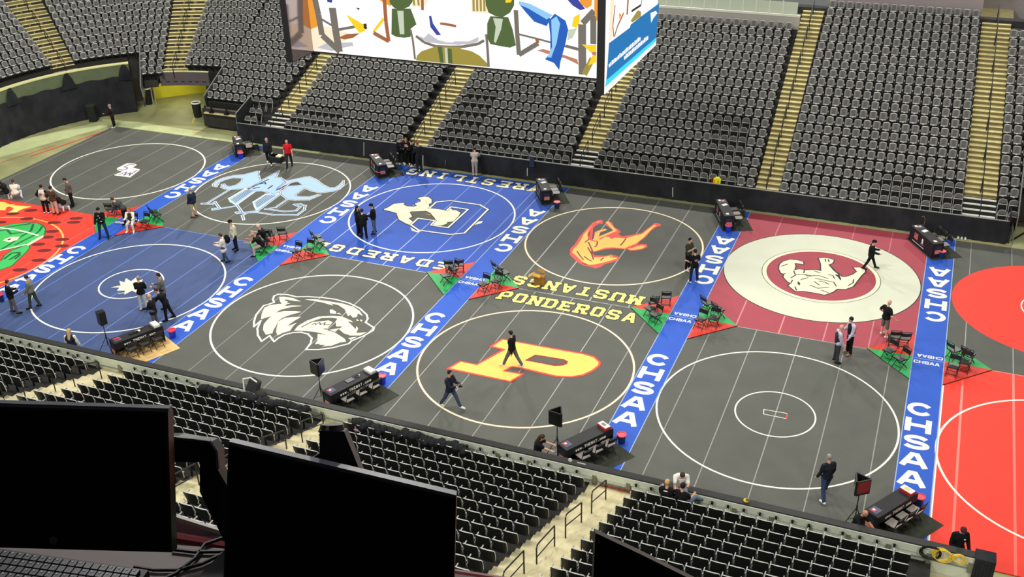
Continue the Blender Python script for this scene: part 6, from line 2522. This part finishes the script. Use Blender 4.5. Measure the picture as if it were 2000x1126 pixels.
person(381, 425, 165, 'grey haired person in navy jacket and khaki shorts on the horned emblem mat', H=1.76, hair=HG, top=navy, bottom=khaki, legs='short', shoes=K2, La=(6, 6, 20), Ra=(6, 6, 20))
person(527, 321, -62, 'grey haired person in dark jacket carrying the left end of the black bin', H=1.76, hair=HG, top=C('blue_black', (34, 36, 46)), bottom=K_, shoes=SHW, La=(8, 6, 14), Ra=(4, 6, 6), Ll=(18, 6, 3), Rl=(-14, 16, 3))
person(566, 326, -66, 'bald person in red shirt and black trousers carrying the right end of the bin', H=1.78, hstyle='bald', top=C('red', (222, 30, 46)), sleeves='short', bottom=K2, La=(10, 12, 20), Ra=(8, 8, 10), Ll=(-10, 10, 2), Rl=(14, 4, 2))
person(441, 513, 205, 'person in white hoodie with black backpack and jeans crossing the navy mat', H=1.62, hair=HB, top=C('off_white', (228, 216, 204)), coat=.14, bottom=jean, shoes=K_, Ll=(-8, 14, 0), Rl=(8, 4, 0), **HANDS)
p_ = onz(443, 462, 1.25)
b = MB()
b.ell((0, 0, 0), (.17, .13, .24), K_, 10, 8)
tag(b.build('backpack', loc=(onz(446, 511).x + .05, onz(446, 511).y + .12, 1.22)), 'black backpack worn by the person in the white hoodie', 'backpack')
person(461, 490, 235, 'person in cream sweatshirt, dark cap and navy trousers on the navy mat', H=1.8, hair=HD, cap=K_, top=C('oatmeal', (214, 206, 178)), bottom=C('ink', (30, 36, 56)), headp=22, La=(6, 6, 14), Ra=(6, 6, 14))
for px, py, lab, sk, lz in ((512, 479, 'bald person in black shirt and khaki trousers leaning forward on a chair', SKIN2, 34), (518, 466, 'bald person in black shirt seated behind the other, hands together', SKIN, 20)):
    p = onz(px, py, .5)
    person(deg=205, pos=Vector((p.x, p.y, PADT)), label=lab, pose='sit', seat_z=.42, H=1.78, skin=sk, hstyle='bald', top=K_, sleeves='short', bottom=stone, Ll=(80, 80, 12), Rl=(80, 80, 12), La=(50, 6, 50), Ra=(50, 6, 50), lean=lz)
person(703, 460, 10, 'person with long dark hair in black, left of the three talking on the blue mat', H=1.72, hair=HD, hstyle='long', **HANDS)
person(712, 466, 110, 'person in black hooded top, back turned, in the middle of the three talking', H=1.7, hair=HD, top=K_, bottom=C('black_baggy', (20, 20, 26)), bulk=1.08, **HANDS)
person(731, 457, 200, 'person in black cap and jacket with grey jeans, right of the three talking', H=1.76, hair=HD, cap=K_, top=K_, bottom=C('grey_denim', (84, 98, 106)), La=(20, 4, 70), Ra=(10, 6, 30))
person(785, 321, -50, 'person in black with pale prints leaning at the drape, leftmost of the group', H=1.7, hair=HB, top=K_, shoes=SHW, logo=(grey, [(.04, .1, .03, .03), (-.05, 0, .03, .03), (.02, -.1, .03, .03)], True), La=(10, 8, 40), Ra=(10, 8, 30))
person(796, 322, -70, 'person in black top with red and white print in the group at the drape', H=1.74, skin=SKIN, hair=HR, hstyle='long', top=K_, shoes=SHW, logo=(C('print_pale', (220, 200, 204)), [(0, .12, .09, .04), (.02, .02, .08, .02)], True), **HANDS)
person(807, 325, 190, 'person in black behind the tall one in the group at the drape', H=1.72, hair=HB, top=K_, shoes=SHW, **CROSS)
person(819, 335, 150, 'tall person in black tracksuit with white side stripe on the lettered blue mat', H=1.92, skin=SKIN2, hair=HR, top=C('dark_slate', (38, 40, 42)), bottom=C('dark_slate', (38, 40, 42)), coat=.03, **CROSS)
b = MB()
p = onz(826, 333)
b.tube([(p.x, p.y, .1), (p.x + .02, p.y + .02, .55), (p.x + .04, p.y + .04, .95)], .035, PAL, 6)
tag(b.build('white_pole'), 'white rolled strip standing beside the tall person at the drape', 'roll')
person(928, 343, 108, 'person in pale grey shirt and trousers leaning on the far drape', H=1.72, hair=HD, top=C('pale_stone', (196, 180, 170)), bottom=C('pale_taupe', (176, 164, 156)), shoes=SHW, lean=26, headp=24, La=(42, 12, 24), Ra=(42, 12, 24), Ll=(-4, 3, 0), Rl=(-4, 3, 0))
person(1344, 528, -20, 'person in olive top and black trousers with white shoes beside the runner', H=1.76, hair=HD, top=C('army', (62, 64, 50)), sleeves='short', bottom=K_, shoes=SHW, **CROSS)
person(1354, 552, 125, 'person in black printed shirt and dark jeans, back turned, on the blue runner', H=1.78, hair=HD, top=K_, sleeves='short', bottom=C('blue_black_denim', (36, 44, 60)), shoes=SHW, La=(14, 12, 60), Ra=(14, 12, 60), logo=(C('print_grey', (160, 130, 130)), [(0, .06, .1, .03), (0, .0, .08, .02)], False), Ll=(0, 3, 7), Rl=(0, 3, 7))
person(1699, 526, 10, 'person in black hooded top walking over the crimson mat with a phone', H=1.62, hair=HD, top=K_, coat=.06, shoes=K2, La=(26, 4, 70), Ra=(20, 4, 60), Ll=(24, 4, 2), Rl=(-20, 8, 2), cap=K_)
person(1727, 657, 45, 'bald person in black shirt and grey shorts, hands on hips, white shoes', H=1.8, hstyle='bald', top=K_, sleeves='short', bottom=C('short_grey', (108, 106, 102)), legs='short', shoes=SHW, Ll=(4, 3, 6), Rl=(0, 3, 8), **HIPS)
person(1633, 708, 25, 'bald person in light shirt and navy vest, left of the pair by the crimson mat', H=1.82, hstyle='bald', top=C('pale_blue', (190, 186, 204)), vest=C('vest_slate', (52, 54, 64)), bottom=C('slate_trousers', (60, 60, 66)), shoes=K_, La=(8, 5, 18), Ra=(8, 5, 18))
person(1655, 692, 212, 'dark haired person in light shirt and black vest, right of the pair', H=1.84, hair=HD, top=C('pale_lilac', (200, 190, 210)), vest=C('vest_black', (36, 38, 46)), bottom=K_, shoes=SHB, headp=22, La=(10, 5, 24), Ra=(20, 5, 70))
person(1000, 716, 172, 'person in black top and grey trousers walking over the gold letter P', H=1.82, hair=HD, top=K_, bottom=C('steel', (98, 104, 106)), shoes=SHW, Ll=(26, 4, 2), Rl=(-24, 10, 2), La=(-18, 8, 10), Ra=(18, 6, 14))
e_ = person(882, 796, -10, 'person in navy jacket and jeans holding a camera, walking on the gold P mat', H=1.84, hair=HD, hstyle='short', top=C('navy_jacket', (34, 38, 50)), bottom=C('blue_denim', (66, 76, 102)), shoes=SHW, Ll=(28, 4, 2), Rl=(-24, 10, 2), La=(30, 4, 70), Ra=(30, 4, 75), coat=.03)
b = MB()
pp = e_.location
f_ = Vector((math.cos(R(-10)), math.sin(R(-10)), 0))
b.box((0, 0, 0), (.1, .14, .09), CHB)
b.cyl(Vector((0, 0, 0)), Vector((.14, 0, 0)), .04, CHB, n=12)
tag(b.build('camera', loc=pp + f_ * .42 + Vector((0, 0, 1.18)), rz=R(-10)), 'black photo camera in the hands of the person in the navy jacket', 'camera')
person(1608, 971, 128, 'person in navy jacket and jeans with white shoes walking away across the plain black mat', H=1.9, hair=HG, top=C('navy_black', (34, 37, 48)), bottom=C('indigo_denim', (52, 66, 100)), shoes=SHW, coat=.03, Ll=(-16, 10, 8), Rl=(22, 4, 8), La=(6, 10, 20), Ra=(6, 10, 20))
person(deg=-35, pos=Vector((3.62, -6.62, 0)), label='bald person in black hooded shirt resting a bare arm on the near barrier', H=1.78, skin=SKIN2, hstyle='bald', top=K_, sleeves='short', bottom=K_, lean=18, La=(40, 4, 20), Ra=(55, 16, 18), headp=18)
person(deg=-70, pos=Vector((6.62, -6.55, 0)), label='person in black hoodie with small white emblem and dark red cap behind the barrier', H=1.84, hair=HB, hstyle='beard', cap=C('maroon_cap', (84, 34, 46)), top=K_, bottom=C('dim_grey', (56, 56, 58)), coat=.08, bulk=1.06, headp=28, La=(10, 12, 24), Ra=(10, 12, 24), logo=(wht, [(-.08, .10, .03, .025)], True))
person(deg=12, pos=Vector((-7.22, -6.45, 0)), label='person with long brown hair in black shirt reaching towards the gold P mat table', H=1.62, hair=HB, hstyle='long', top=K_, sleeves='short', bottom=K_, headp=26, La=(60, 4, 10), Ra=(62, 6, 12), lean=8)
person(deg=112, pos=Vector((-28.22, -6.5, 0)), label='person with long blond hair, navy vest, white sleeves, at the front navy mat edge', H=1.66, hair=HBL, hstyle='long', top=C('vest_navy', (36, 40, 66)), sleeve_mat=wht, bottom=K_, La=(10, 12, 16), Ra=(10, 12, 16))
person(32, 612, 60, 'person in black jacket and grey trousers at the left end of the navy mat', H=1.78, hair=HB, top=K_, bottom=C('mid_grey', (96, 96, 98)), coat=.04, Ll=(-4, 4, 6), Rl=(8, 4, 6), **HANDS)
person(68, 602, 200, 'person in grey olive jacket and dark green trousers, left on the navy mat', H=1.78, hair=HB, top=C('sage', (122, 122, 106)), bottom=C('moss', (60, 64, 54)), Ll=(14, 6, 3), Rl=(-10, 6, 3), La=(10, 4, 30), Ra=(10, 4, 30))
person(283, 606, 118, 'grey haired person in black sweater and cream trousers, back turned, by the starburst', H=1.8, hair=HG, top=K_, bottom=C('ivory', (196, 198, 190)), shoes=K_, **HANDS)
person(323, 602, 205, 'bearded person in long grey coat standing behind the person in black', H=1.86, hair=HD, hstyle='beard', top=C('coat_grey', (104, 100, 98)), coat=.10, bottom=K_, **HANDS)
person(332, 626, 205, 'brown haired person in black leaning forward by the navy mat table', H=1.78, hair=HB, top=K_, bottom=K_, lean=24, La=(40, 4, 50), Ra=(30, 4, 40), Ll=(6, 4, 3), Rl=(-14, 6, 3))
person(305, 640, 190, 'balding person in black coat standing at the far side of the navy mat table', H=1.74, hair=HG, hstyle='bald', top=C('coal', (32, 32, 36)), coat=.10, bottom=C('steel_grey', (92, 96, 100)), La=(20, 6, 60), Ra=(10, 6, 20))
# three at the barrier by the right near block
person(deg=-68, pos=Vector((-1.96, -7.22, 0)), label='bearded person in white shirt and grey jeans sitting on the barrier, arms folded', pose='sit', seat_z=1.42, H=1.86, hair=HB, hstyle='beard', top=wht, sleeves='short', bottom=C('pale_denim', (140, 146, 160)), shoes=SHW, lean=24, headp=34, Ll=(62, 62, 10), Rl=(62, 62, 10), La=(40, 4, 80), Ra=(46, 4, 40), bulk=1.08)
person(deg=92, pos=Vector((-2.20, -8.02, nfloor(0))), label='blond person with white collar seated in the first row, back to the view', pose='sit', seat_z=.44, H=1.78, hair=HBL, top=K_, bottom=K2, Ll=(82, 80, 6), Rl=(82, 80, 6), La=(30, 6, 60), Ra=(30, 6, 60), logo=(wht, [(0, .23, .08, .02)], False))
person(deg=80, pos=Vector((-1.70, -8.02, nfloor(0))), label='dark haired person in black shirt and blue jeans seated in the first row, knee raised', pose='sit', seat_z=.44, H=1.8, hair=HD, top=K_, sleeves='short', bottom=C('worn_denim', (104, 124, 150)), Ll=(95, 70, 14), Rl=(120, 70, 28), La=(30, 6, 60), Ra=(30, 6, 60))
